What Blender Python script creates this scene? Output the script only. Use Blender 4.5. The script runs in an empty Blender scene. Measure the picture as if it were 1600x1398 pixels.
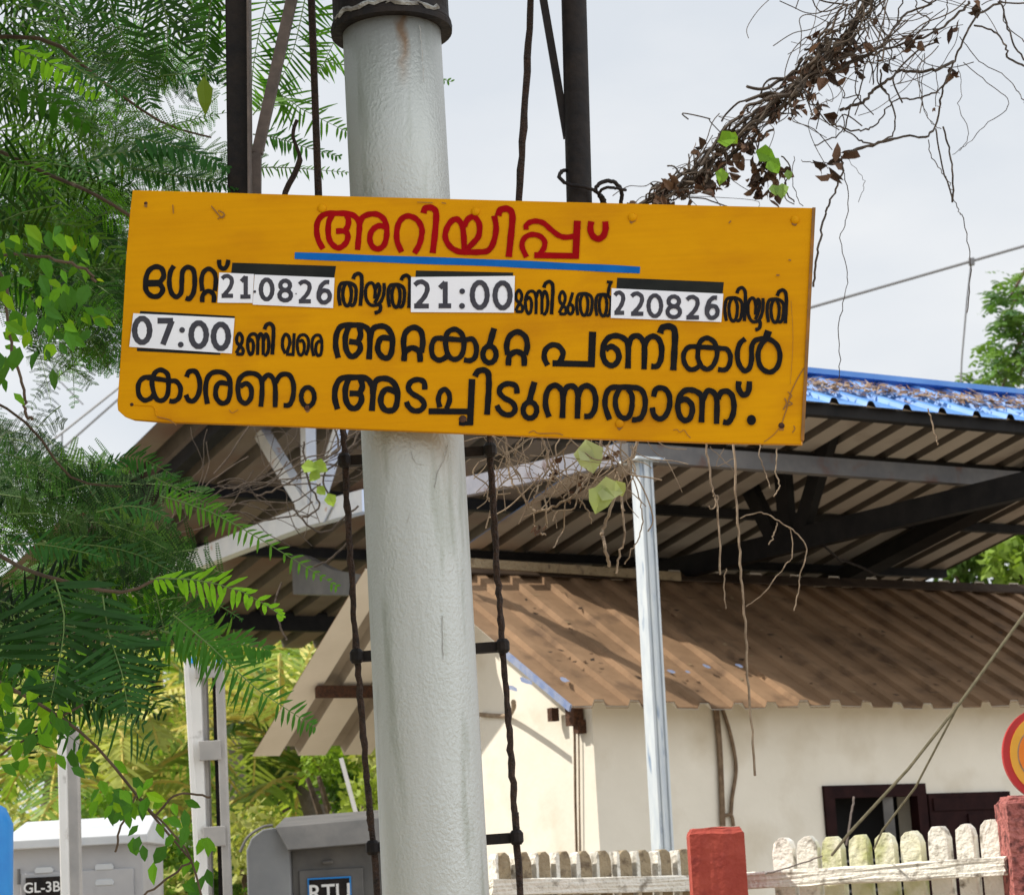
import bpy, bmesh, math, random
import numpy as np
from mathutils import Vector, Matrix
random.seed(7); rng = np.random.default_rng(7)
SC = bpy.context.scene
COL = SC.collection
rad = math.radians

# ------------------------------------------------------------------ camera
FPX, CX, CY, EYE = 3500.0, 800.0, 699.0, 1.6
pitch = math.atan(700/3500.0); roll = rad(3.1); TH = rad(32.5)
Fv = np.array([0, math.cos(pitch), math.sin(pitch)]); Uv = np.array([0, -math.sin(pitch), math.cos(pitch)]); Rv = np.array([1.0, 0, 0])
R2 = Rv*math.cos(roll)-Uv*math.sin(roll); U2 = Uv*math.cos(roll)+Rv*math.sin(roll)
CAM = np.array([0, 0, EYE])
cd = bpy.data.cameras.new('camera'); cam = bpy.data.objects.new('camera', cd); COL.objects.link(cam)
M = Matrix(((R2[0], U2[0], -Fv[0], 0), (R2[1], U2[1], -Fv[1], 0), (R2[2], U2[2], -Fv[2], EYE), (0, 0, 0, 1)))
cam.matrix_world = M
cd.sensor_width = 36; cd.lens = 36*FPX/1600; cd.clip_start = 0.05; cd.clip_end = 2000
cd.dof.use_dof = True; cd.dof.focus_distance = 4.1; cd.dof.aperture_fstop = 17
SC.camera = cam

eu = np.array([math.cos(TH), math.sin(TH), 0]); es = np.array([-math.sin(TH), math.cos(TH), 0])
def ray(x, y): return Fv*FPX+R2*(x-CX)-U2*(y-CY)
def at(x, y, Y):                       # the point at forward distance Y seen at photo pixel x, y
    d = ray(x, y); return CAM+d*(Y/d[1])
def hit(x, y, n, c):                   # meets the plane p.n = c
    d = ray(x, y); return CAM+d*((c-CAM@n)/(d@n))
def W(u, s, z): return eu*u+es*s+np.array([0, 0, z])   # station axes: u along the ridge, s across it
def px(Y): return Y*1.0/FPX

# ------------------------------------------------------------------ sun and sky
sv = -eu*0.62+es*0.37+np.array([0, 0, 0.80]); sv /= np.linalg.norm(sv)
EL = math.asin(sv[2]); AZ = math.atan2(sv[0], sv[1])
sl = bpy.data.lights.new('sun', 'SUN'); so = bpy.data.objects.new('sun', sl); COL.objects.link(so)
sl.energy = 5.0; sl.angle = rad(0.6); sl.color = (1.0, 0.93, 0.82)
so.rotation_euler = Vector(sv).to_track_quat('Z', 'Y').to_euler(); so.location = (-6, 0, 12)
wd = bpy.data.worlds.new('World'); SC.world = wd; wd.use_nodes = True
nt = wd.node_tree; bg = nt.nodes['Background']; bg.inputs['Strength'].default_value = 0.1
sk = nt.nodes.new('ShaderNodeTexSky'); sk.sky_type = 'NISHITA'; sk.sun_disc = False; sk.sun_elevation = EL; sk.sun_rotation = AZ
tc = nt.nodes.new('ShaderNodeTexCoord'); mp = nt.nodes.new('ShaderNodeMapping'); mp.inputs['Scale'].default_value = (1, 1, 2.2)
nz = nt.nodes.new('ShaderNodeTexNoise'); nz.inputs['Scale'].default_value = 4; nz.inputs['Detail'].default_value = 7; nz.inputs['Roughness'].default_value = .5
cr = nt.nodes.new('ShaderNodeValToRGB'); cr.color_ramp.elements[0].position = .36; cr.color_ramp.elements[1].position = .66
cr.color_ramp.elements[0].color = (7.7, 8.15, 8.7, 1); cr.color_ramp.elements[1].color = (9.5, 9.6, 9.7, 1)
mx = nt.nodes.new('ShaderNodeMixRGB'); mx.inputs['Fac'].default_value = .93
nt.links.new(tc.outputs['Generated'], mp.inputs[0]); nt.links.new(mp.outputs[0], nz.inputs['Vector']); nt.links.new(nz.outputs['Fac'], cr.inputs[0])
nt.links.new(sk.outputs[0], mx.inputs[1]); nt.links.new(cr.outputs[0], mx.inputs[2]); lobe = nt.nodes.new('ShaderNodeVectorMath'); lobe.operation = 'DOT_PRODUCT'; lobe.inputs[1].default_value = (.85, -.5, .16)   # added glow in the unseen sky, lights mast and board from the right
nt.links.new(tc.outputs['Generated'], lobe.inputs[0])
l1 = nt.nodes.new('ShaderNodeMath'); l1.operation = 'MAXIMUM'; l1.inputs[1].default_value = 0; nt.links.new(lobe.outputs['Value'], l1.inputs[0])
l2 = nt.nodes.new('ShaderNodeMath'); l2.operation = 'POWER'; l2.inputs[1].default_value = 4; nt.links.new(l1.outputs[0], l2.inputs[0])
l3 = nt.nodes.new('ShaderNodeMath'); l3.operation = 'MULTIPLY_ADD'; l3.inputs[1].default_value = 1.35; l3.inputs[2].default_value = 1; nt.links.new(l2.outputs[0], l3.inputs[0])
mv = nt.nodes.new('ShaderNodeVectorMath'); mv.operation = 'SCALE'; nt.links.new(mx.outputs[0], mv.inputs[0]); nt.links.new(l3.outputs[0], mv.inputs['Scale'])
nt.links.new(mv.outputs[0], bg.inputs['Color'])
SC.view_settings.view_transform = 'Standard'; SC.view_settings.look = 'None'; SC.view_settings.exposure = 0.0; SC.view_settings.gamma = 1

# ------------------------------------------------------------------ materials
MATS = {}
def mat(name, c1, c2=None, scale=6, rough=.7, metal=0, bump=0, bscale=40, lo=.35, hi=.65, c3=None, c3s=20, c3lo=.62, c3hi=.7, stretch=None, spec=.4, bdetail=4):
    m = bpy.data.materials.new(name); m.use_nodes = True; MATS[name] = m
    n = m.node_tree; b = n.nodes['Principled BSDF']; L = n.links
    b.inputs['Roughness'].default_value = rough; b.inputs['Metallic'].default_value = metal; b.inputs['Specular IOR Level'].default_value = spec
    b.inputs['Base Color'].default_value = (*c1, 1)
    t = n.nodes.new('ShaderNodeTexCoord'); v = t.outputs['Object']
    if stretch:
        q = n.nodes.new('ShaderNodeMapping'); q.inputs['Scale'].default_value = stretch; L.new(v, q.inputs[0]); v = q.outputs[0]
    col = None
    if c2:
        z = n.nodes.new('ShaderNodeTexNoise'); z.inputs['Scale'].default_value = scale; z.inputs['Detail'].default_value = 8; z.inputs['Roughness'].default_value = .62
        L.new(v, z.inputs['Vector']); r = n.nodes.new('ShaderNodeValToRGB')
        r.color_ramp.elements[0].position = lo; r.color_ramp.elements[1].position = hi
        r.color_ramp.elements[0].color = (*c1, 1); r.color_ramp.elements[1].color = (*c2, 1)
        L.new(z.outputs['Fac'], r.inputs[0]); col = r.outputs[0]
        if c3:
            z3 = n.nodes.new('ShaderNodeTexNoise'); z3.inputs['Scale'].default_value = c3s; z3.inputs['Detail'].default_value = 6; L.new(v, z3.inputs['Vector'])
            r3 = n.nodes.new('ShaderNodeValToRGB'); r3.color_ramp.elements[0].position = c3lo; r3.color_ramp.elements[1].position = c3hi
            L.new(z3.outputs['Fac'], r3.inputs[0]); mm = n.nodes.new('ShaderNodeMixRGB'); mm.inputs[2].default_value = (*c3, 1)
            L.new(r3.outputs[0], mm.inputs[0]); L.new(col, mm.inputs[1]); col = mm.outputs[0]
        L.new(col, b.inputs['Base Color'])
    if bump:
        z2 = n.nodes.new('ShaderNodeTexNoise'); z2.inputs['Scale'].default_value = bscale; z2.inputs['Detail'].default_value = bdetail; L.new(v, z2.inputs['Vector'])
        bp = n.nodes.new('ShaderNodeBump'); bp.inputs['Strength'].default_value = bump; bp.inputs['Distance'].default_value = .02
        L.new(z2.outputs['Fac'], bp.inputs['Height']); L.new(bp.outputs[0], b.inputs['Normal'])
    return m
def leafmat(name, gloss=.6, trans=.34, tint=(1.25, 1.35, .55)):
    m = bpy.data.materials.new(name); m.use_nodes = True; n = m.node_tree; L = n.links
    b = n.nodes['Principled BSDF']; o = n.nodes['Material Output']
    a = n.nodes.new('ShaderNodeAttribute'); a.attribute_name = 'leafcol'; L.new(a.outputs['Color'], b.inputs['Base Color'])
    b.inputs['Roughness'].default_value = gloss; b.inputs['Specular IOR Level'].default_value = .22
    tr = n.nodes.new('ShaderNodeBsdfTranslucent'); mu = n.nodes.new('ShaderNodeMixRGB'); mu.blend_type = 'MULTIPLY'; mu.inputs[0].default_value = 1
    mu.inputs[2].default_value = (*tint, 1); L.new(a.outputs['Color'], mu.inputs[1]); L.new(mu.outputs[0], tr.inputs[0])
    ms = n.nodes.new('ShaderNodeMixShader'); ms.inputs[0].default_value = trans
    L.new(b.outputs[0], ms.inputs[1]); L.new(tr.outputs[0], ms.inputs[2]); L.new(ms.outputs[0], o.inputs['Surface']); return m

mYellow = mat('yellow_enamel', (.63, .272, .0), (.71, .33, .0), 3, .5, spec=.08, bump=.06, bscale=14, c3=(.5, .19, .004), c3s=5, c3lo=.52, c3hi=.85, stretch=(1, 1, 2.5))
mYdark = mat('worn_yellow_edge', (.33, .14, .02), (.2, .1, .03), 30, .7)
mRed = mat('red_sign_paint', (.27, .001, .003), (.34, .002, .005), 20, .5, spec=.06)
mBlack = mat('black_sign_paint', (.006, .006, .008), (.012, .011, .012), 30, .5, spec=.08)
mPatch = mat('black_cover_paint', (.012, .014, .014), (.02, .022, .02), 20, .5, spec=.1)
mBlue = mat('blue_sign_paint', (.003, .11, .42), (.006, .14, .5), 20, .5, spec=.08)
mPaper = mat('white_paper', (.8, .82, .9), (.86, .88, .94), 8, .8, spec=.2)
mInk = mat('grey_print_ink', (.05, .05, .065), (.07, .07, .085), 40, .7, spec=.1)
mRust = mat('rusty_iron', (.035, .018, .012), (.11, .045, .022), 60, .85, bump=.6, bscale=120)
mRustDark = mat('dark_rusted_rod', (.028, .02, .017), (.065, .036, .024), 90, .8, bump=.7, bscale=160)
mBlackMetal = mat('black_painted_steel', (.009, .008, .009), (.024, .018, .015), 25, .6, spec=.2, bump=.15, bscale=60)
mGreyBar = mat('weathered_grey_bar', (.12, .1, .09), (.2, .16, .14), 30, .75)
mCement = mat('cement_smear', (.42, .43, .42), (.15, .14, .13), 40, .8, bump=.6, bscale=90)
mPoleScar = mat('dark_paint_scar', (.3, .3, .28), (.46, .46, .44), 60, .8)
mLedge = mat('white_paint_steel', (.6, .64, .68), (.72, .75, .78), 14, .5, c3=(.3, .34, .42), c3s=9, c3lo=.58, c3hi=.75)
mColumn = mat('pale_blue_white_column_paint', (.5, .56, .62), (.62, .67, .7), 10, .45, c3=(.17, .25, .38), c3s=7, c3lo=.6, c3hi=.72, stretch=(4, 4, .8))
mRibDark = mat('rib_channel_shade', (.11, .095, .08), (.17, .145, .12), 3, .8)  # shade inside the canopy ribs, painted as a darker colour
mHood = mat('mid_grey_hood_paint', (.2, .21, .225), (.27, .28, .29), 4, .5)
mRidge = mat('dark_ridge_flashing', (.035, .024, .018), (.07, .05, .036), 6, .9, spec=.1)
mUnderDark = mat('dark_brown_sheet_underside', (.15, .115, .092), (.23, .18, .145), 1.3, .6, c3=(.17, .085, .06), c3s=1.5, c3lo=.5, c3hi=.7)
mDarkBeam = mat('dark_grey_beam', (.085, .085, .092), (.13, .125, .125), 8, .6, c3=(.1, .06, .05), c3s=9, c3lo=.56, c3hi=.7)
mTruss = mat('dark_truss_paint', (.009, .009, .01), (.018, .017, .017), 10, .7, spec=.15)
mWhiteTruss = mat('white_truss_paint', (.66, .69, .73), (.76, .78, .8), 8, .5, c3=(.5, .3, .2), c3s=6, c3lo=.66, c3hi=.72)
mLav = mat('lavender_grey_steel', (.2, .21, .26), (.28, .28, .32), 8, .55, c3=(.14, .1, .1), c3s=9, c3lo=.58, c3hi=.7)
mRoofTop = mat('blue_roof_sheet', (.07, .22, .58), (.13, .32, .7), 3, .5, c3=(.3, .42, .62), c3s=5, c3lo=.6, c3hi=.8)
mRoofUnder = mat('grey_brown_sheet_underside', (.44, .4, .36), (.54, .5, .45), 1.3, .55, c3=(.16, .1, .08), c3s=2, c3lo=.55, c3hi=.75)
mBrownRoof = mat('brown_dusty_sheet', (.19, .12, .071), (.32, .205, .122), 2.2, .85, spec=.1, c3=(.085, .056, .04), c3s=6, c3lo=.54, c3hi=.8, bump=.08)
mBeigeUnder = mat('beige_sheet_underside', (.7, .64, .55), (.78, .72, .63), 3, .6)
mRibShade = mat('beige_rib_channel_shade', (.27, .225, .175), (.35, .3, .24), 6, .8)  # brown tone painting the recess shade of the beige ribs
mBluePatch = mat('faded_blue_patch', (.16, .22, .4), (.3, .33, .42), 20, .7)
mWall = mat('cream_limewash', (.73, .69, .6), (.8, .76, .67), 2.2, .85, c3=(.55, .48, .36), c3s=3, c3lo=.52, c3hi=.85, bump=.08, bscale=30)
mMaroon = mat('maroon_timber', (.012, .004, .005), (.026, .009, .009), 12, .7, spec=.1)
mDark = mat('dark_room', (.004, .004, .005), rough=.9)
mPicket = mat('whitewashed_concrete', (.74, .71, .63), (.86, .83, .76), 9, .9, bump=.5, bscale=70, c3=(.22, .19, .15), c3s=26, c3lo=.56, c3hi=.72)
mPicketMoss = mat('algae_stained_concrete', (.6, .59, .36), (.78, .76, .62), 12, .9, bump=.6, bscale=45, c3=(.33, .36, .1), c3s=8, c3lo=.5, c3hi=.66)
mTan = mat('tan_board_shaded_concrete', (.28, .22, .14), (.36, .29, .19), 16, .9, bump=.7, bscale=50, c3=(.16, .12, .08), c3s=30, c3lo=.56, c3hi=.7)  # tan board colour; on the left pickets it paints their shaded fronts
mRedPillar = mat('red_oxide_paint', (.34, .05, .035), (.42, .075, .05), 12, .8, bump=.4, bscale=40, c3=(.22, .03, .025), c3s=18, c3lo=.58, c3hi=.75)
mRoughRed = mat('rough_red_masonry', (.34, .1, .09), (.46, .16, .14), 30, .9, bump=1, bscale=60, c3=(.1, .03, .03), c3s=40, c3lo=.5, c3hi=.65)
mBox = mat('grey_cabinet_paint', (.4, .4, .42), (.48, .48, .49), 5, .5, c3=(.28, .27, .27), c3s=6, c3lo=.6, c3hi=.8)
mBoxTop = mat('white_cabinet_roof', (.5, .53, .57), (.6, .62, .64), 5, .5, c3=(.55, .36, .14), c3s=9, c3lo=.66, c3hi=.72)
mBoxDark = mat('dark_grey_cabinet', (.1, .1, .1), (.15, .145, .14), 8, .5)
mPost = mat('white_post_paint', (.8, .8, .78), (.86, .85, .83), 8, .55, c3=(.4, .38, .35), c3s=14, c3lo=.62, c3hi=.75)
mPostGrey = mat('grey_post_steel', (.36, .35, .34), (.46, .44, .42), 8, .55)
mPlateBlue = mat('navy_number_plate', (.012, .025, .07), rough=.4)
mPlateWhite = mat('white_lettering', (.78, .78, .78), rough=.5)
mBlueCover = mat('bright_blue_plastic', (.01, .2, .62), (.02, .28, .72), 5, .4)
mTwig = mat('dry_vine_stem', (.13, .085, .055), (.24, .17, .11), 30, .9)
mTwigDark = mat('dark_vine_stem', (.045, .035, .028), (.1, .075, .055), 30, .9)
mTwigPale = mat('pale_dry_tendril', (.2, .145, .1), (.34, .265, .19), 30, .9)
mBark = mat('brown_bark', (.075, .05, .035), (.15, .105, .07), 14, .9, bump=.6)
mPalmBark = mat('grey_palm_bark', (.13, .11, .09), (.22, .19, .16), 9, .9, bump=.6)
mWire = mat('grey_wire', (.22, .22, .23), rough=.6)
mRope = mat('olive_grey_rope', (.12, .11, .07), (.2, .18, .12), 60, .9)
mGround = mat('dusty_ground', (.26, .22, .16), (.36, .31, .24), 1.5, .95, bump=.4, bscale=20)
mSignRed = mat('sign_red', (.42, .02, .02), (.5, .03, .03), 8, .5)
mSignYel = mat('sign_yellow', (.72, .36, .03), (.78, .42, .05), 8, .5)
mSignOr = mat('sign_orange', (.75, .19, .01), (.8, .23, .015), 8, .5)
mLitter = mat('dry_leaf_litter', (.2, .11, .07), (.34, .22, .15), 30, .95)
mLeaf = leafmat('leaf_blade'); mPalmLeaf = leafmat('palm_leaflet', .45, .3); mDryLeaf = leafmat('dry_leaf_blade', .8, .12, (1.2, 1.1, .8))

n = mYellow.node_tree; L = n.links; b = n.nodes['Principled BSDF']; t = n.nodes.new('ShaderNodeTexCoord')      # faint horizontal brush marks
q = n.nodes.new('ShaderNodeMapping'); q.inputs['Scale'].default_value = (3.5, 2, 110); L.new(t.outputs['Object'], q.inputs[0])
z = n.nodes.new('ShaderNodeTexNoise'); z.inputs['Scale'].default_value = 1; z.inputs['Detail'].default_value = 5; L.new(q.outputs[0], z.inputs['Vector'])
r = n.nodes.new('ShaderNodeValToRGB'); r.color_ramp.elements[0].position = .3; r.color_ramp.elements[1].position = .72; r.color_ramp.elements[0].color = (.93, .92, .9, 1); r.color_ramp.elements[1].color = (1.0, 1.0, 1.0, 1); L.new(z.outputs['Fac'], r.inputs[0])
mm = n.nodes.new('ShaderNodeMixRGB'); mm.blend_type = 'MULTIPLY'; mm.inputs[0].default_value = 1; L.new(b.inputs['Base Color'].links[0].from_socket, mm.inputs[1]); L.new(r.outputs[0], mm.inputs[2]); L.new(mm.outputs[0], b.inputs['Base Color'])
# silver aluminium paint, brushed thick, with a rust streak running down from the sleeve
mPole = mat('aluminium_paint', (.46, .48, .455), (.6, .62, .61), 2.2, .5, metal=.6, c3=(.3, .32, .27), c3s=13, c3lo=.54, c3hi=.74, spec=.5, stretch=(1.8, 1.8, .22))
n = mPole.node_tree; b = n.nodes['Principled BSDF']; L = n.links
t = n.nodes.new('ShaderNodeTexCoord')
v1 = n.nodes.new('ShaderNodeMapping'); v1.inputs['Scale'].default_value = (1, 1, .8); L.new(t.outputs['Object'], v1.inputs[0])
z1 = n.nodes.new('ShaderNodeTexNoise'); z1.inputs['Scale'].default_value = 175; z1.inputs['Detail'].default_value = 4; z1.inputs['Distortion'].default_value = .25; L.new(v1.outputs[0], z1.inputs['Vector'])
z2 = n.nodes.new('ShaderNodeTexNoise'); z2.inputs['Scale'].default_value = 9; z2.inputs['Detail'].default_value = 3; L.new(v1.outputs[0], z2.inputs['Vector'])
ad = n.nodes.new('ShaderNodeMath'); ad.operation = 'MULTIPLY'; L.new(z1.outputs['Fac'], ad.inputs[0]); L.new(z2.outputs['Fac'], ad.inputs[1])
bp = n.nodes.new('ShaderNodeBump'); bp.inputs['Strength'].default_value = .34; bp.inputs['Distance'].default_value = .012; L.new(ad.outputs[0], bp.inputs['Height']); L.new(bp.outputs[0], b.inputs['Normal'])
RUST = (n, b, L, t)

# ------------------------------------------------------------------ mesh helpers
class MB:
    def __init__(s): s.v = []; s.f = []; s.mi = []; s.m = 0
    def add(s, vs, fs):
        k = len(s.v); s.v += [tuple(map(float, p)) for p in vs]; s.f += [tuple(i+k for i in q) for q in fs]; s.mi += [s.m]*len(fs)
    def box(s, c, ax, ay, az, hx, hy, hz):
        c = np.array(c, float); ax, ay, az = [np.array(a, float) for a in (ax, ay, az)]
        vs = [c+ax*hx*i+ay*hy*j+az*hz*k for i in (-1, 1) for j in (-1, 1) for k in (-1, 1)]
        s.add(vs, [(0, 1, 3, 2), (4, 6, 7, 5), (0, 4, 5, 1), (2, 3, 7, 6), (0, 2, 6, 4), (1, 5, 7, 3)])
    def bar(s, p, q, w, d, up=(0, 0, 1)):
        p, q = np.array(p, float), np.array(q, float); a = q-p; l = np.linalg.norm(a); a /= l
        x = np.cross(a, up); 
        if np.linalg.norm(x) < 1e-4: x = np.array([1.0, 0, 0])
        x /= np.linalg.norm(x); y = np.cross(x, a); s.box((p+q)/2, x, y, a, w/2, d/2, l/2)
    def tube(s, pts, r, n=6, jit=0, cap=True):
        P = np.array(pts, float); m = len(P); r = np.full(m, r) if np.isscalar(r) else np.array(r, float)
        vs = []; x = None
        for i in range(m):
            a = P[min(i+1, m-1)]-P[max(i-1, 0)]; a /= (np.linalg.norm(a)+1e-9)
            if x is None:
                x = np.cross(a, (0, 0, 1.0)); 
                if np.linalg.norm(x) < .05: x = np.cross(a, (0, 1.0, 0))
            x = x-a*(x@a); x /= (np.linalg.norm(x)+1e-9); y = np.cross(a, x)
            for k in range(n):
                g = 2*math.pi*k/n; rr = r[i]*(1+(random.uniform(-jit, jit) if jit else 0)); vs.append(P[i]+(x*math.cos(g)+y*math.sin(g))*rr)
        fs = [(i*n+k, i*n+(k+1) % n, (i+1)*n+(k+1) % n, (i+1)*n+k) for i in range(m-1) for k in range(n)]
        if cap: fs += [tuple(range(n-1, -1, -1)), tuple((m-1)*n+k for k in range(n))]
        s.add(vs, fs)
    def lathe(s, base, axis, prof, n=32):       # prof: (distance along axis, radius)
        base = np.array(base, float); a = np.array(axis, float); a /= np.linalg.norm(a)
        x = np.cross(a, (0, 1, 0)); x /= np.linalg.norm(x); y = np.cross(a, x); vs = []
        for h, r in prof:
            for k in range(n):
                g = 2*math.pi*k/n; vs.append(base+a*h+(x*math.cos(g)+y*math.sin(g))*r)
        m = len(prof)
        fs = [(i*n+k, i*n+(k+1) % n, (i+1)*n+(k+1) % n, (i+1)*n+k) for i in range(m-1) for k in range(n)]
        fs += [tuple(range(n-1, -1, -1)), tuple((m-1)*n+k for k in range(n))]
        s.add(vs, fs)
    def prism(s, poly, off):                    # planar polygon pushed back by the vector off
        P = [np.array(p, float) for p in poly]; k = len(P); Q = [p+np.array(off) for p in P]
        s.add(P+Q, [tuple(range(k)), tuple(range(2*k-1, k-1, -1))]+[(i, i+k, (i+1) % k+k, (i+1) % k) for i in range(k)])
def obj(name, mb, mats, parent=None, smooth=False, kind=None, bevel=0, label=None, solid=0):
    o0 = np.array(parent.location) if parent is not None and parent.type == 'EMPTY' else np.array(parent['org']) if parent is not None and 'org' in parent else np.zeros(3)
    me = bpy.data.meshes.new(name); V = np.array(mb.v, float)
    org = V.mean(0) if parent is None else o0
    me.from_pydata([tuple(p) for p in V-org], [], mb.f); 
    for m in (mats if isinstance(mats, (list, tuple)) else [mats]): me.materials.append(m)
    if any(mb.mi): me.polygons.foreach_set('material_index', mb.mi)
    if smooth: me.polygons.foreach_set('use_smooth', [True]*len(me.polygons))
    bm = bmesh.new(); bm.from_mesh(me); bmesh.ops.recalc_face_normals(bm, faces=bm.faces); bm.to_mesh(me); bm.free()
    o = bpy.data.objects.new(name, me); COL.objects.link(o)
    if parent is None: o.location = org
    else:
        o.parent = parent
        if parent.type != 'EMPTY': o.location = (0, 0, 0)
    o['org'] = [float(a) for a in (org if parent is None else o0)]
    if kind: o['kind'] = kind
    if label: o['label'] = label
    if bevel:
        d = o.modifiers.new('bevel', 'BEVEL'); d.width = bevel; d.segments = 2; d.limit_method = 'ANGLE'
    if solid:
        d = o.modifiers.new('solid', 'SOLIDIFY'); d.thickness = solid
    return o
def tag(o, label, cat, group=None, kind=None):
    o['label'] = label; o['category'] = cat
    if group: o['group'] = group
    if kind: o['kind'] = kind
    return o
def thing(name, label, cat, loc, group=None):
    o = bpy.data.objects.new(name, None); COL.objects.link(o); o.location = [float(a) for a in loc]; o.empty_display_size = .1
    return tag(o, label, cat, group)
def crom(P, k=8, closed=False):
    P = [np.array(p, float) for p in P]; n = len(P)
    if n < 3 and not closed: return P
    out = []
    for i in range(n if closed else n-1):
        g = (lambda j: P[j % n]) if closed else (lambda j: P[max(0, min(n-1, j))])
        a, b, c, d = g(i-1), g(i), g(i+1), g(i+2)
        for q in range(k):
            t = q/k; out.append(.5*((2*b)+(c-a)*t+(2*a-5*b+4*c-d)*t*t+(3*b-a-3*c+d)*t**3))
    if not closed: out.append(P[-1])
    return out
def wob(P, amp, k=6):                           # a natural wandering curve through P
    Q = crom(P, k); return [q+rng.normal(0, amp, 3) if 0 < i < len(Q)-1 else q for i, q in enumerate(Q)]

# leaves kept as numpy arrays of quads
class Leaves:
    def __init__(s): s.v = []; s.f = []; s.c = []; s.k = 0
    def quads(s, V, col):                       # V (n,4,3)
        V = np.asarray(V, float).reshape(-1, 4, 3); n = len(V)
        s.v.append(V.reshape(-1, 3)); s.f.append(np.arange(n*4).reshape(n, 4)+s.k); s.k += n*4
        s.c.append(np.broadcast_to(np.asarray(col, float), (n, 3)))
    def build(s, name, m, parent=None, kind=None):
        V = np.concatenate(s.v); Fq = np.concatenate(s.f); c = np.concatenate(s.c)
        org = np.array(parent.location) if parent is not None else V.mean(0)
        me = bpy.data.meshes.new(name); me.vertices.add(len(V)); me.vertices.foreach_set('co', (V-org).ravel())
        me.loops.add(Fq.size); me.loops.foreach_set('vertex_index', Fq.ravel().astype(np.int32)); me.polygons.add(len(Fq))
        me.polygons.foreach_set('loop_start', np.arange(0, Fq.size, 4, dtype=np.int32)); me.polygons.foreach_set('loop_total', np.full(len(Fq), 4, dtype=np.int32))
        a = me.attributes.new('leafcol', 'FLOAT_COLOR', 'FACE'); a.data.foreach_set('color', np.concatenate([c, np.ones((len(c), 1))], 1).ravel())
        me.update(calc_edges=True); me.materials.append(m)
        o = bpy.data.objects.new(name, me); COL.objects.link(o)
        if parent is not None: o.parent = parent
        else: o.location = org
        if kind: o['kind'] = kind
        return o
def unit(a): a = np.array(a, float); return a/(np.linalg.norm(a)+1e-9)
def blade(p, d, nrm, l, w, fold=.25):           # an ovate leaf, folded on its midrib: four quads
    d = unit(d); sd = unit(np.cross(d, nrm)); up = np.cross(sd, d)
    m1, m2 = p+d*l*.35-up*l*.02, p+d*l*.7-up*l*.06; tip = p+d*l-up*l*.16
    e = up*fold*w
    l1, l2 = m1-sd*w*.5+e, m2-sd*w*.36+e; r1, r2 = m1+sd*w*.5+e, m2+sd*w*.36+e
    return [[p, m1, l1, p+d*l*.02], [m1, m2, l2, l1], [m2, tip, tip, l2], [p, p+d*l*.02, r1, m1], [m1, r1, r2, m2], [m2, r2, tip, tip]]
def frond(LV, TB, P, side, plen, n, col, fine=False, fwd=.45, wid=None, jit=.12, rr=.0016):
    C = np.array(crom(P, 6)); m = len(C); seg = np.linspace(.06, 1, n)
    if TB is not None: TB.tube(C[::3] if m > 9 else C, np.linspace(rr, rr*.35, len(C[::3] if m > 9 else C)), 4)
    wid = wid or plen*(.24 if fine else .13)
    Q = []
    for t in seg:
        i = t*(m-1); a = int(min(i, m-2)); p = C[a]+(C[a+1]-C[a])*(i-a); ax = unit(C[a+1]-C[a])
        sd = unit(side-ax*(side@ax)); nr = np.cross(ax, sd)
        L0 = plen*(math.sin(math.pi*min(1, .22+.78*t)**.9)*.75+.3)*random.uniform(1-jit, 1+jit)
        for sg in (-1, 1):
            if random.random() < .1: continue
            L = L0*random.uniform(.72, 1.15); d = unit(sd*sg+ax*(fwd+random.gauss(0, .13))+nr*random.uniform(-.45, .2)); w = np.cross(d, nr); w = unit(w)
            if not fine:
                for (t0, t1, w0, w1) in ((0, .25, .4, 1), (.25, .65, 1, .95), (.65, 1, .95, .12)):
                    a0, a1 = p+d*L*t0-nr*L*.12*t0*t0, p+d*L*t1-nr*L*.12*t1*t1
                    Q.append([a0-w*wid*.5*w0, a1-w*wid*.5*w1, a1+w*wid*.5*w1, a0+w*wid*.5*w0])
            else:
                k = max(6, int(L/(wid*.3)))
                for j in range(k):
                    tt = (j+.5)/k; b0 = p+d*L*tt-nr*L*.12*tt*tt
                    for s2 in (-1, 1):
                        ld = unit(w*s2+d*.55); lw = wid*.5*(1-.5*tt**3); hw = np.cross(ld, nr)*wid*.13
                        Q.append([b0-hw*.6, b0+ld*lw*.6-hw, b0+ld*lw, b0+ld*lw*.5+hw])
    Q = np.array(Q); c = np.array(col)*random.uniform(.8, 1.2)
    LV.quads(Q, c*rng.uniform(.85, 1.15, (len(Q), 1)))

# ------------------------------------------------------------------ ground
g = MB(); g.add([(-600, -300, 0), (600, -300, 0), (600, 900, 0), (-600, 900, 0)], [(0, 1, 2, 3)])
obj('ground', g, mGround, kind='structure')

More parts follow.
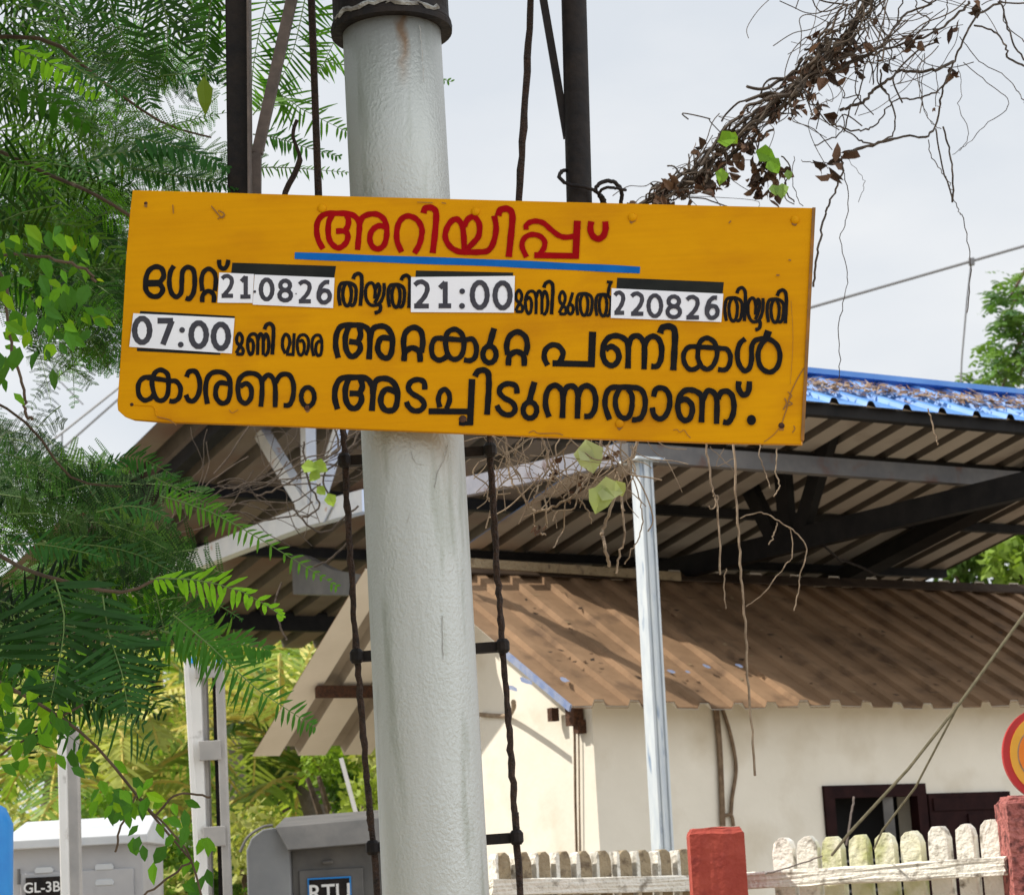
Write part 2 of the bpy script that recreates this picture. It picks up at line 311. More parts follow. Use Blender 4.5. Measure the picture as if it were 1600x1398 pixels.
# ------------------------------------------------------------------ the sign board
YS = 4.0
board = thing('notice_board', 'yellow painted notice board with red heading, black lettering and pasted white date slips', 'notice board', at(730, 690, YS+.02))
BP = [(207, 297), (300, 299.5), (520, 306), (820, 314), (1080, 320.5), (1271, 325), (1269, 370), (1262, 500), (1252, 694), (1100, 691), (900, 684), (640, 673), (420, 664), (255, 659), (206, 655), (195, 651), (184, 641), (183, 630), (188, 560), (197, 400), (203, 330)]
m_ = MB(); m_.prism([at(x, y, YS) for x, y in BP], (0.004, .016, 0)); obj('panel', m_, [mYellow], board, bevel=.0012)
m_ = MB(); m_.bar(at(1270.5, 328, YS+.012), at(1252.5, 690, YS+.012), .006, .03, (0, 1, 0)); obj('side_flange', m_, mYdark, board)
TR = {1: (180, 290, 4.7059), 2: (470, 300, 6.1538), 3: (730, 300, 5.5172), 4: (960, 300, 4.8485), 5: (180, 470, 4.7059), 6: (500, 480, 4.4444), 7: (820, 490, 6.6583), 8: (1040, 490, 6.6583), 0: (0, 0, 1), 9: (360, 500, 7.84)}
class Ink:
    def __init__(s, lay=0): s.mb = MB(); s.k = lay
    def stroke(s, reg, pts, w, closed=False, straight=False, taper=0):
        x0, y0, sc = TR[reg]; P = [(x0+p[0]/sc, y0+p[1]/sc) for p in pts]; w = w/sc
        C = np.array([np.array(p, float) for p in P] if straight else crom(P, 7, closed)); n = len(C); Lf = []; Rt = []
        for i in range(n):
            if closed: a = C[(i+1) % n]-C[i-1]
            else: a = C[min(i+1, n-1)]-C[max(i-1, 0)]
            if straight and 0 < i < n-1:
                a1, a2 = unit(C[i]-C[i-1]), unit(C[i+1]-C[i]); a = a1+a2; m = 1/max(.35, unit(a)@a1)
            else: m = 1
            a = unit(a); nn = np.array([-a[1], a[0]])*w*.5*m*(1+.05*math.sin(i*.9+len(pts)))
            Lf.append(C[i]+nn); Rt.append(C[i]-nn)
        Y = YS-.0006-.00012*s.k; s.k += 1
        V = [at(*p, Y-i*3e-6) for i, p in enumerate(Lf)]+[at(*p, Y-i*3e-6) for i, p in enumerate(Rt)]
        s.mb.add(V, [(i, (i+1) % n, n+(i+1) % n, n+i) for i in range(n if closed else n-1)])
    def disc(s, reg, c, rx, ry):
        x0, y0, sc = TR[reg]; Y = YS-.0006-.00012*s.k; s.k += 1
        s.mb.add([at(x0+(c[0]+rx*math.cos(a))/sc, y0+(c[1]+ry*math.sin(a))/sc, Y) for a in np.linspace(0, 2*math.pi, 20)[:-1]], [tuple(range(19))])
    def ring(s, reg, c, rx, ry, w): s.stroke(reg, [(c[0]+rx*math.cos(a), c[1]+ry*math.sin(a)) for a in np.linspace(0, 2*math.pi, 13)[:-1]], w, closed=True)
    def poly(s, pts):
        Y = YS-.0006-.00012*s.k; s.k += 1; s.mb.add([at(*p, Y) for p in pts], [tuple(range(len(pts)))])

h = Ink()                                        # the red heading
R_ = lambda p, w=55: h.stroke(2, p, w)
R_([(215, 548), (168, 460), (152, 360), (170, 270), (235, 214), (350, 206), (470, 212), (535, 250), (563, 310), (558, 420), (545, 558)])
R_([(305, 222), (270, 290), (264, 400), (285, 480), (340, 533), (390, 530), (440, 480), (452, 415), (420, 378), (338, 378)])
R_([(420, 378), (452, 330), (458, 270), (440, 215)])
R_([(562, 330), (590, 250), (655, 216), (735, 216), (798, 262), (824, 340), (824, 430), (800, 510), (745, 548), (690, 525), (664, 460), (675, 390), (715, 342), (760, 325), (810, 335)])
R_([(970, 578), (928, 480), (923, 380), (947, 290), (1000, 238), (1060, 236), (1122, 272), (1162, 345), (1162, 420), (1138, 510), (1092, 590)])
R_([(1180, 205), (1195, 160), (1245, 150), (1288, 172), (1302, 230), (1290, 400), (1268, 588)], 60)
R_([(1572, 575), (1566, 420), (1548, 315), (1500, 262), (1442, 288), (1397, 370), (1392, 450), (1440, 530), (1520, 573), (1600, 578), (1712, 578), (1802, 562), (1855, 478), (1878, 345), (1860, 228)], 56)
R_([(1572, 330), (1605, 265), (1662, 238), (1715, 305), (1712, 415), (1668, 480), (1600, 545)], 56)
R3 = lambda p, w=50: h.stroke(3, p, w)
R3([(268, 205), (282, 160), (328, 144), (372, 160), (390, 215), (380, 350), (358, 560)], 56)
R3([(508, 325), (510, 288), (545, 260), (600, 252), (660, 270), (720, 322), (790, 375), (850, 390), (925, 380)], 46)
R3([(512, 562), (473, 470), (492, 400), (555, 367), (628, 382), (668, 430), (658, 490), (612, 548)], 46)
h.stroke(3, [(578, 545), (955, 552)], 50, straight=True); h.stroke(3, [(950, 248), (934, 576)], 58, straight=True)
R3([(1070, 254), (1062, 320), (1082, 378), (1130, 404), (1174, 378), (1193, 320), (1190, 254)], 54)
obj('heading_lettering', h.mb, mRed, board)
h = Ink(2); h.stroke(0, [(460.5, 399.5), (600, 404.8), (760, 410.5), (900, 417), (1000, 422)], 11)
obj('underline', h.mb, mBlue, board)

def word(t, k=4): obj('lettering', t.mb, mBlack, board); return Ink(k)
T = Ink(4)                                       # second line
w = 38
T.stroke(1, [(226, 716), (270, 722), (322, 712), (356, 668), (342, 612), (295, 597), (245, 630), (224, 700), (228, 770), (268, 812), (320, 810), (350, 765), (322, 722), (270, 718), (226, 718)], w)
T.stroke(1, [(226, 719), (350, 716)], 48)
T.stroke(1, [(432, 590), (405, 640), (398, 720), (415, 790), (450, 818), (484, 785), (490, 700), (497, 630), (532, 600), (574, 622), (585, 700), (576, 785), (545, 832), (518, 826)], 36)
T.stroke(1, [(642, 775), (634, 700), (648, 640), (686, 612), (728, 640), (740, 700), (732, 775)], 34)
T.stroke(1, [(640, 858), (645, 805), (685, 775), (724, 803), (724, 860)], 34)
T.stroke(1, [(764, 545), (768, 590), (795, 613), (822, 590), (832, 545)], 32)
T = word(T)
def tha(t, reg, ox, oy, sx, sy, w):
    f_ = lambda q: [(ox+a*sx, oy+c*sy) for a, c in q]
    t.stroke(reg, f_([(.13, 1), (.05, .55), (.12, .15), (.32, .04), (.72, .06), (.95, .22), (.98, .5), (.92, .85), (.8, .99), (.7, .96)]), w)
    t.stroke(reg, f_([(.42, .07), (.28, .35), (.3, .75), (.43, .98), (.58, .98), (.7, .75), (.72, .35), (.6, .08)]), w)
def isign(t, reg, p, w): t.stroke(reg, p, w)
def yya(t, reg, ox, oy, sx, sy, w):
    f_ = lambda q: [(ox+a*sx, oy+c*sy) for a, c in q]
    t.stroke(reg, f_([(.52, .7), (.53, .3), (.42, .05), (.22, .05), (.08, .3), (.1, .7), (.28, .95), (.52, .99), (.76, .88), (.92, .6), (.97, .3), (.96, .02)]), w)
    t.stroke(reg, f_([(.53, .35), (.66, .06), (.76, .25), (.68, .6), (.5, .9)]), w)
    t.stroke(reg, f_([(.74, .92), (.8, 1.1), (.72, 1.26), (.5, 1.32)]), w*1.1)
tha(T, 2, 355, 865, 180, 228, 35); isign(T, 2, [(503, 838), (518, 802), (550, 785), (581, 803), (587, 870), (582, 980), (572, 1095)], 38)
yya(T, 2, 608, 870, 200, 222, 33); tha(T, 2, 830, 882, 170, 225, 34); isign(T, 2, [(966, 850), (980, 818), (1012, 802), (1042, 820), (1050, 880), (1046, 1000), (1040, 1115)], 37)
T = word(T); w = 27
def ma(t, reg, ox, oy, sx, sy, w):
    f_ = lambda q: [(ox+a*sx, oy+c*sy) for a, c in q]
    t.stroke(reg, f_([(.08, .93), (.3, .76), (.68, .52), (.82, .26), (.5, .04), (.15, .2), (.16, .44), (.5, .6), (.88, .74), (.86, .94), (.5, .97), (.08, .95)]), w)
def na(t, reg, ox, oy, sx, sy, w, hook=True):
    f_ = lambda q: [(ox+a*sx, oy+c*sy) for a, c in q]
    t.stroke(reg, f_([(.08, .42), (.18, .28), (.3, .48), (.28, .85), (.17, .98), (.07, .75), (.05, .4), (.14, .12), (.3, .03), (.45, .12), (.5, .4), (.49, 1)]), w)
    t.stroke(reg, f_([(.5, .35), (.58, .06), (.68, .06), (.74, .3), (.74, 1)]), w)
    t.stroke(reg, f_([(.75, .35), (.84, .05), (.94, .14), (.99, .5), (.95, .85), (.86, 1), (.8, .95)]), w)
ma(T, 3, 412, 838, 72, 200, w); na(T, 3, 492, 848, 205, 205, w); isign(T, 3, [(660, 825), (675, 790), (705, 773), (733, 792), (739, 850), (733, 950), (727, 1055)], 32)
T = word(T); ma(T, 3, 788, 850, 70, 208, w); T.stroke(3, [(910, 865), (892, 930), (878, 972)], w); T.ring(3, (890, 1010), 24, 42, w)
tha(T, 3, 935, 868, 145, 195, w); tha(T, 3, 1100, 876, 142, 192, w); T.stroke(3, [(1215, 885), (1222, 830), (1236, 780)], 28); T.stroke(3, [(1203, 775), (1255, 778)], 24)
T = word(T); w = 25
tha(T, 4, 830, 795, 140, 182, w); isign(T, 4, [(928, 768), (940, 738), (965, 725), (988, 748), (993, 800), (989, 900), (985, 978)], 27)
yya(T, 4, 1003, 800, 128, 185, w); tha(T, 4, 1150, 805, 135, 182, w); isign(T, 4, [(1234, 788), (1247, 757), (1272, 743), (1296, 760), (1303, 815), (1300, 900), (1295, 995)], 28)
obj('lettering', T.mb, mBlack, board)

T = Ink(4)                                       # third line
ma(T, 5, 886, 232, 60, 165, 25); na(T, 5, 966, 238, 165, 160, 25); isign(T, 5, [(1098, 210), (1110, 180), (1136, 168), (1160, 188), (1164, 245), (1160, 320), (1155, 395)], 29)
T = word(T); T.stroke(5, [(1252, 388), (1231, 340), (1233, 280), (1252, 247), (1275, 262), (1284, 310), (1268, 365), (1262, 390)], 25)
T.stroke(5, [(1256, 392), (1308, 395), (1316, 238)], 24, straight=True)
T.stroke(9, [(925, 432), (952, 350), (955, 245), (920, 188), (862, 186), (826, 240), (820, 330), (836, 408), (865, 430), (898, 390), (905, 305), (880, 250), (843, 268)], 38)
T.stroke(9, [(1022, 442), (1000, 350), (1006, 242), (1040, 192), (1090, 188), (1116, 242), (1120, 340), (1106, 418), (1072, 434), (1046, 380), (1052, 302), (1080, 262), (1118, 272)], 38)
def aa(t, reg, outer, inner, bar, right, w):
    for q in (outer, inner, bar, right): t.stroke(reg, q, w)
T = word(T); aa(T, 6, [(127, 352), (109, 270), (116, 185), (150, 132), (220, 124), (296, 130), (338, 162), (347, 240), (340, 362)],
   [(197, 140), (176, 210), (181, 290), (210, 338), (245, 335), (279, 292), (268, 250), (202, 238)], [(262, 245), (282, 195), (274, 140)],
   [(345, 230), (366, 155), (410, 132), (463, 142), (500, 200), (500, 290), (480, 345), (437, 348), (402, 300), (407, 245), (432, 212), (490, 218)], 40)
def tta(t, p, w=40):
    for q in p: t.stroke(6, q, w)
tta(T, [[(588, 315), (580, 240), (597, 172), (650, 140), (700, 167), (714, 240), (704, 315)], [(583, 375), (592, 312), (640, 282), (688, 310), (696, 380)]])
def ka(t, reg, left, oval, bar, w):
    t.stroke(reg, left, w); t.stroke(reg, oval, w, closed=True); t.stroke(reg, bar, w)
ka(T, 6, [(850, 215), (800, 220), (776, 270), (782, 335), (822, 367), (868, 352), (890, 320)], [(872, 250), (884, 180), (935, 153), (984, 185), (1000, 250), (985, 330), (938, 362), (892, 335)],
   [(835, 217), (920, 222), (1000, 228), (1058, 222), (1086, 275), (1077, 345), (1042, 370), (1000, 365)], 37)
T.stroke(6, [(1210, 146), (1190, 215), (1176, 270)], 44); T.ring(6, (1177, 328), 46, 58, 38)
tta(T, [[(1306, 330), (1296, 270), (1316, 203), (1370, 171), (1424, 203), (1440, 270), (1426, 330)], [(1308, 405), (1316, 340), (1365, 308), (1413, 338), (1418, 408)]])
T = word(T); w = 60
T.stroke(7, [(238, 538), (203, 460), (217, 375), (280, 327), (350, 338), (396, 400), (384, 465), (345, 520)], 58)
T.stroke(7, [(288, 516), (725, 527)], 62, straight=True); T.stroke(7, [(706, 188), (692, 555)], 72, straight=True)
T.stroke(7, [(840, 375), (898, 342), (958, 378), (980, 450), (952, 515), (900, 540), (842, 508), (812, 430), (822, 325), (872, 252), (950, 230), (1030, 258), (1075, 330), (1073, 570)], w)
T.stroke(7, [(1078, 340), (1108, 255), (1168, 230), (1222, 270), (1245, 350), (1241, 580)], w); T.stroke(7, [(1246, 340), (1280, 262), (1340, 236), (1396, 272), (1424, 360), (1414, 480), (1376, 545), (1315, 548)], w)
T.stroke(7, [(1408, 205), (1430, 150), (1490, 132), (1545, 152), (1563, 225), (1556, 400), (1545, 590)], 68)
ka(T, 8, [(345, 345), (245, 347), (192, 410), (192, 500), (240, 573), (300, 578), (350, 545)], [(335, 430), (350, 315), (395, 262), (450, 257), (515, 310), (537, 420), (500, 530), (440, 578), (382, 555), (345, 490)],
   [(330, 345), (450, 352), (560, 360), (638, 372), (674, 440), (664, 530), (620, 583), (545, 580)], 52)
T.stroke(8, [(830, 262), (774, 310), (747, 410), (762, 520), (818, 593), (870, 568), (894, 480), (896, 350), (930, 282), (1000, 262), (1090, 272), (1160, 330), (1190, 430), (1170, 540), (1110, 602), (1042, 598), (982, 540), (962, 430), (985, 340), (1040, 270)], 54)
T.stroke(8, [(1072, 178), (1040, 275)], 74, straight=True)
obj('lettering', T.mb, mBlack, board)

T = Ink(4)                                       # fourth line
ka(T, 5, [(290, 560), (212, 565), (172, 612), (174, 690), (212, 730), (258, 718), (280, 690)], [(270, 600), (292, 530), (338, 508), (384, 538), (392, 600), (384, 690), (345, 732), (298, 712)],
   [(235, 565), (320, 575), (400, 588), (448, 592), (480, 640), (470, 710), (432, 738), (398, 735)], 36)
w = 37
T.stroke(5, [(524, 560), (545, 520), (592, 522), (621, 590), (614, 680), (578, 733), (540, 730), (520, 690)], w)
T.stroke(5, [(678, 758), (664, 660), (678, 570), (720, 527), (790, 527), (838, 570), (846, 660), (828, 735), (782, 752), (742, 708), (742, 640), (772, 602), (840, 612)], w)
T.stroke(5, [(920, 630), (962, 607), (998, 640), (998, 710), (962, 752), (920, 730), (903, 660), (912, 580), (960, 536), (1030, 537), (1074, 580), (1080, 670), (1071, 778)], w)
T.stroke(5, [(1080, 590), (1120, 545), (1160, 570), (1177, 640), (1176, 782)], w); T.stroke(5, [(1180, 600), (1218, 545), (1278, 545), (1310, 610), (1308, 700), (1282, 762), (1238, 768)], w)
T.ring(5, (1416, 706), 48, 70, 36)
T = word(T); aa(T, 6, [(122, 708), (103, 630), (111, 548), (150, 494), (230, 487), (316, 492), (357, 535), (368, 600), (360, 720)],
   [(197, 500), (176, 570), (182, 650), (215, 698), (258, 695), (288, 645), (275, 603), (205, 598)], [(272, 603), (294, 552), (283, 500)],
   [(366, 600), (387, 515), (440, 494), (498, 512), (535, 570), (535, 660), (510, 712), (452, 712), (422, 660), (432, 600), (470, 568), (530, 592)], 41)
da = lambda P: T.stroke(6, P, 38)
da([(728, 572), (722, 520), (680, 502), (632, 517), (613, 560), (642, 600), (700, 635), (724, 675), (700, 713), (652, 718), (615, 690), (600, 655)])
T.stroke(6, [(832, 695), (822, 640), (836, 590), (865, 570), (893, 595), (900, 645), (878, 705)], 36)
T.stroke(6, [(754, 722), (1040, 724)], 40, straight=True); T.stroke(6, [(1056, 498), (1042, 818)], 44, straight=True); T.stroke(6, [(965, 806), (1058, 806)], 28, straight=True)
T.stroke(6, [(1076, 480), (1095, 447), (1132, 436), (1166, 455), (1173, 520), (1169, 620), (1160, 746)], 42)
da([(1368, 600), (1360, 548), (1310, 530), (1262, 547), (1245, 587), (1276, 627), (1334, 660), (1356, 705), (1330, 743), (1282, 743), (1246, 715), (1228, 680)])
T.stroke(6, [(1490, 518), (1470, 590), (1454, 655)], 44); T.ring(6, (1458, 714), 47, 56, 38)
w = 60
T.stroke(7, [(252, 1075), (217, 960), (224, 840), (262, 768), (320, 746), (370, 780), (397, 860), (391, 1087)], w); T.stroke(7, [(400, 860), (430, 775), (490, 752), (540, 795), (553, 880), (546, 1092)], w)
T.stroke(7, [(556, 860), (590, 775), (650, 750), (710, 790), (738, 890), (724, 1000), (680, 1062), (618, 1068)], w)
T.stroke(7, [(882, 1102), (836, 960), (847, 840), (897, 772), (1000, 765), (1130, 767), (1208, 790), (1249, 870), (1249, 980), (1213, 1078), (1150, 1103), (1115, 1100)], 58)
T.stroke(7, [(985, 785), (946, 870), (947, 970), (987, 1062), (1050, 1088), (1095, 1048), (1116, 950), (1114, 850), (1075, 785)], 56)
T.stroke(7, [(1340, 865), (1362, 788), (1420, 772), (1478, 802), (1508, 880), (1498, 990), (1450, 1076), (1390, 1092), (1342, 1050), (1326, 975)], 58)
T.stroke(8, [(150, 905), (212, 892), (267, 940), (278, 1010), (252, 1088), (200, 1110), (150, 1068), (127, 970), (147, 862), (202, 800), (280, 796), (350, 830), (380, 900), (373, 1132)], w)
T.stroke(8, [(385, 900), (430, 810), (482, 808), (525, 860), (535, 950), (530, 1147)], w); T.stroke(8, [(545, 885), (580, 818), (640, 808), (690, 850), (711, 950), (700, 1050), (655, 1128), (598, 1125)], w)
T.stroke(8, [(764, 703), (758, 770), (790, 833), (830, 844), (864, 800), (872, 703)], 60); T.disc(8, (893, 1106), 48, 54)
obj('lettering', T.mb, mBlack, board)

Pm = Ink(0)
for q in ([(363, 410.5), (440, 413), (525, 415.8), (522, 436), (361, 429)], [(650, 422.7), (802, 426), (801, 434), (649, 435)], [(964.5, 434), (1131, 441), (1129, 461), (963, 452)], [(219, 486), (367, 494), (366, 500), (218, 492)], [(214, 543.5), (345, 550), (344, 554.5), (214, 548.5)]): Pm = Ink(0); Pm.poly(q); obj('cover_patch', Pm.mb, mPatch, board)
DG = {'0': [('c', [(.5+.5*math.cos(a)*(1-.0), .5+.5*math.sin(a)) for a in np.linspace(0, 2*math.pi, 15)[:-1]])],
      '1': [('l', [(.1, .24), (.56, .0)]), ('l', [(.56, -.03), (.56, 1)]), ('l', [(.0, 1), (1.06, 1)])],
      '2': [('s', [(.0, .13), (.25, .02), (.55, .0), (.87, .12), (.93, .33), (.74, .6), (.36, .86), (.1, 1)]), ('l', [(-.04, 1), (1.05, 1)])],
      '6': [('s', [(.93, .02), (.62, .02), (.27, .18), (.06, .48), (.03, .75), (.25, .96), (.55, 1.0), (.88, .88), (.98, .68), (.84, .48), (.52, .42), (.22, .5), (.06, .68)])],
      '7': [('l', [(-.08, 0), (1.08, 0)]), ('l', [(1.0, 0), (.32, 1.04)])],
      '8': [('c', [(.5+.42*math.cos(a), .235+.235*math.sin(a)) for a in np.linspace(0, 2*math.pi, 13)[:-1]]), ('c', [(.5+.5*math.cos(a), .74+.26*math.sin(a)) for a in np.linspace(0, 2*math.pi, 13)[:-1]])]}
def digit(t, reg, ch, x0, y0, x1, y1, w, sl=0):
    w *= 1.22; x0 += w/2; x1 -= w/2; y0 += w/2; y1 -= w/2
    for kd, P in DG[ch]:
        Q = [(x0+a*(x1-x0)+sl*(1-c), y0+c*(y1-y0)) for a, c in P]
        t.stroke(reg, Q, w, closed=kd == 'c', straight=kd == 'l')
def slip(poly, digs, label, dots=(), w=26):
    k = Ink(14); k.poly(poly); p = obj('paper_slip', k.mb, mPaper, board, label=label)
    k = Ink(16)
    for d in digs: digit(k, *d)
    for reg, c, r in dots: k.disc(reg, c, r, r)
    obj('numerals', k.mb, mInk, p)
slip([(342.6, 426), (396.9, 428.3), (394.6, 473.4), (339.8, 473)], [(1, '2', 770, 650, 878, 826, 25), (1, '1', 905, 655, 1006, 832, 25)], 'white slip printed 21')
slip([(397.9, 429), (522.8, 434), (520.4, 481.4), (394.8, 476)], [(1, '0', 1055, 676, 1172, 852, 27), (1, '8', 1192, 684, 1308, 860, 26), (1, '2', 1338, 692, 1450, 866, 25), (2, '6', 148, 843, 302, 1083, 34)], 'white slip printed 0826', [(1, (1026, 780), 10), (1, (1330, 795), 5)])
slip([(642.3, 433), (804.5, 431.2), (803, 488.6), (642, 487.8)], [(2, '2', 1072, 842, 1248, 1120, 38), (2, '1', 1302, 846, 1462, 1118, 38), (3, '0', 22, 758, 194, 1018, 36), (3, '0', 218, 762, 392, 1020, 36)], 'white slip printed 21:00', [(2, (1552, 955), 27), (2, (1550, 1096), 28)])
slip([(955.7, 450.4), (1130.2, 459), (1127, 503.2), (954.4, 496.8)], [(3, '2', 1254, 850, 1368, 1060, 30), (3, '2', 1398, 858, 1532, 1068, 30), (4, '0', 243, 768, 370, 956, 26), (4, '8', 387, 776, 513, 964, 26), (4, '2', 533, 780, 652, 966, 26), (4, '6', 682, 782, 800, 970, 27)], 'white slip printed 220826')
slip([(208.3, 489.6), (366.6, 497.2), (362.3, 552.4), (201.9, 541.8)], [(5, '0', 122, 110, 274, 326, 34), (5, '7', 298, 126, 438, 336, 34), (5, '0', 538, 143, 690, 356, 34), (5, '0', 702, 153, 852, 370, 34)], 'white slip printed 07:00', [(5, (492, 215), 21), (5, (482, 322), 21)])
K = Ink(0)
for x, y, r in ((480, 639, 5), (723, 658, 7), (1221, 668, 5), (968, 665, 5), (228, 320, 3), (988, 343, 5), (1242, 348, 5)):
    K.poly([(x+r*random.uniform(.6, 1.2)*math.cos(a), y+r*random.uniform(.6, 1.3)*math.sin(a)+1) for a in np.linspace(0, 6.28, 12)[:-1]])
obj('rust_stain', K.mb, mYdark, board); K = Ink(8)
for P, w_ in (([(1256, 575), (1247, 590), (1240, 604), (1234, 618), (1230, 636), (1226, 648), (1222, 660)], 1.5), ([(1218, 668), (1210, 678), (1200, 686), (1194, 690)], 1.2), ([(1231, 612), (1237, 618), (1232, 626), (1238, 631), (1228, 634)], 1.6), ([(1224, 640), (1229, 630), (1226, 622)], 2.2), ([(1238, 676), (1242, 670), (1240, 665)], 1.4),
              ([(1052, 672), (1058, 671), (1062, 675), (1069, 672), (1074, 679), (1079, 684)], 1.1), ([(826, 676), (834, 673), (842, 677), (870, 677), (880, 680)], 1.3), ([(358, 640), (363, 645), (372, 640)], 1), ([(1236, 470), (1239, 530), (1235, 600)], .6), ([(330, 322), (346, 340), (350, 334), (341, 329)], 2.0), ([(270, 320), (271, 334)], 1.6), ([(352, 336), (340, 342)], 1.5),
              ([(1142, 345), (1139, 349)], 2), ([(1232, 406), (1236, 407)], 2.2), ([(1213, 430), (1218, 430)], 2.5), ([(652, 316), (676, 317)], 1.2), ([(690, 317), (697, 318)], 1.5), ([(276, 664), (262, 655), (245, 651)], 1.4)): K.stroke(0, P, w_)
obj('crack', K.mb, mYdark, board)
m_ = MB(); m_.tube(crom([at(x, y, YS-.0005) for x, y in ((210, 632), (226, 633), (238, 634), (243, 640), (244, 648), (252, 652), (268, 655))], 5), .0016, 6); obj('paint_drip', m_, mYellow, board)
def bolt(x, y, r, m, flat=.5):
    b_ = MB(); b_.lathe(at(x, y, YS), (0, -1, .02), [(0, r), (r*.25*flat*2, r*.96), (r*.6*flat*2, r*.7), (r*.62*flat*2, r*.3)], 12) if False else b_.lathe(at(x, y, YS+.0005), (.01, -1, .02), [(0, r*1.0), (r*.3, r*.92), (r*.55, r*.6), (r*.6, r*.2)], 12)
    obj('bolt', b_, m, board, smooth=True)
for x, y in ((503, 326), (743, 331), (988, 340), (1242, 344), (968, 662)): bolt(x, y, .0085, mYellow)
for x, y, r in ((228, 318, .0035), (206, 632, .0035), (480, 637, .006), (723, 655, .0075), (1221, 665, .006)): bolt(x, y, r, mRust)

# ------------------------------------------------------------------ silver signal mast
YP = 4.15
p0, p1 = at(611, 30, YP), at(681, 1398, YP); ax = unit(p0-p1)
base = p1+ax*((0-p1[2])/ax[2]); hz = lambda y: np.linalg.norm(at(611+(y-30)*70/1368, y, YP)-base)
mast = thing('signal_mast', 'thick silver painted mast behind the yellow board, black sleeve at its top', 'mast', base)
m_ = MB(); hs = hz(51); m_.lathe(base, ax, [(0, .0975), (hs*.5, .0972), (hs-.3, .0965), (hs+.02, .0962)], 64); tube = obj('tube', m_, mPole, mast, smooth=True)
m_ = MB(); m_.lathe(base, ax, [(hs, .098), (hs, .1165), (hs+.012, .1185), (hs+.02, .1155), (hs+.03, .114), (hs+.5, .114), (hs+.9, .113)], 48); sleeve = obj('sleeve', m_, mBlackMetal, mast)
m_ = MB(); m_.lathe(base, ax, [(hs-.004, .1172), (hs-.004, .1186), (hs+.006, .1195), (hs+.011, .1165)], 48); obj('rim', m_, mBlackMetal, sleeve)
m_ = MB()
for g_, ww, hh in ((-2.3, .4, .02), (-1.65, .6, .012), (-1.1, .5, .016)):   # cement left along the lower edge of the sleeve
    pts = []
    for q in np.linspace(-ww, ww, 14):
        a_ = g_+q; pts.append(base+ax*(hs+.011+.008*random.random())+np.array([math.cos(a_)*.1185, math.sin(a_)*.1185, 0]))
    m_.tube(pts, [.001]+[random.uniform(.002, .006) for _ in range(12)]+[.001], 5)
obj('cement', m_, mCement, sleeve)
m_ = MB()                                             # dark scars and paint runs down the tube
for P in ([(640, 690), (644, 712), (652, 724), (662, 726)], [(700, 695), (694, 718), (684, 738), (680, 762)], [(594, 246), (597, 270), (600, 300)], [(691, 960), (692, 1000), (693, 1030)], [(640, 800), (634, 830), (628, 850)], [(655, 40), (660, 80), (662, 130)]):
    q = []
    for x, y in P:
        xc = 611+(y-30)*70/1368; k = max(-.95, min(.95, (x-xc)/82.0)); q.append(at(x, y, YP-.097*math.sqrt(1-k*k)))
    q = wob(q, .0007, 6); m_.tube(q, [.0003]+[random.uniform(.0003, .0009) for _ in range(len(q)-2)]+[.0003], 5)
obj('scar', m_, mPoleScar, mast)
m_ = MB(); top = base+ax*(hs+.75); m_.bar(top+np.array([-.42, .14, 0]), top+np.array([.5, .14, 0]), .06, .06); obj('crossarm', m_, mBlackMetal, mast)
# rust streak below the sleeve
rp = at(630, 60, YP-.09)
n, b, L, t = RUST
sx = n.nodes.new('ShaderNodeSeparateXYZ'); L.new(t.outputs['Object'], sx.inputs[0])
zn = n.nodes.new('ShaderNodeTexNoise'); zn.inputs['Scale'].default_value = 25; L.new(t.outputs['Object'], zn.inputs['Vector'])
def mth(op, a, c=None):
    q = n.nodes.new('ShaderNodeMath'); q.operation = op; q.use_clamp = op in ('SUBTRACT',) and False
    for i, e in enumerate((a, c)):
        if e is None: continue
        if isinstance(e, (int, float)): q.inputs[i].default_value = e
        else: L.new(e, q.inputs[i])
    return q.outputs[0]
lx = float(rp[0]-base[0]); lz = float(rp[2]-base[2])
slx = float(ax[0]/ax[2])
xo = mth('SUBTRACT', sx.outputs['X'], mth('ADD', mth('MULTIPLY', mth('SUBTRACT', sx.outputs['Z'], lz), slx), lx))
xo = mth('ADD', xo, mth('MULTIPLY', mth('SUBTRACT', zn.outputs['Fac'], .5), .03))
k1 = mth('SUBTRACT', 1, mth('MULTIPLY', mth('ABSOLUTE', xo), 70)); k2 = mth('SUBTRACT', 1, mth('MULTIPLY', mth('ABSOLUTE', mth('SUBTRACT', sx.outputs['Z'], lz+.02)), 8))
kk = mth('MULTIPLY', mth('MAXIMUM', k1, 0), mth('MAXIMUM', k2, 0)); kk = mth('MINIMUM', mth('MULTIPLY', kk, 1.1), .8)
src = b.inputs['Base Color'].links[0].from_socket
mm = n.nodes.new('ShaderNodeMixRGB'); L.new(kk, mm.inputs[0]); L.new(src, mm.inputs[1]); mm.inputs[2].default_value = (.3, .17, .08, 1); L.new(mm.outputs[0], b.inputs['Base Color'])

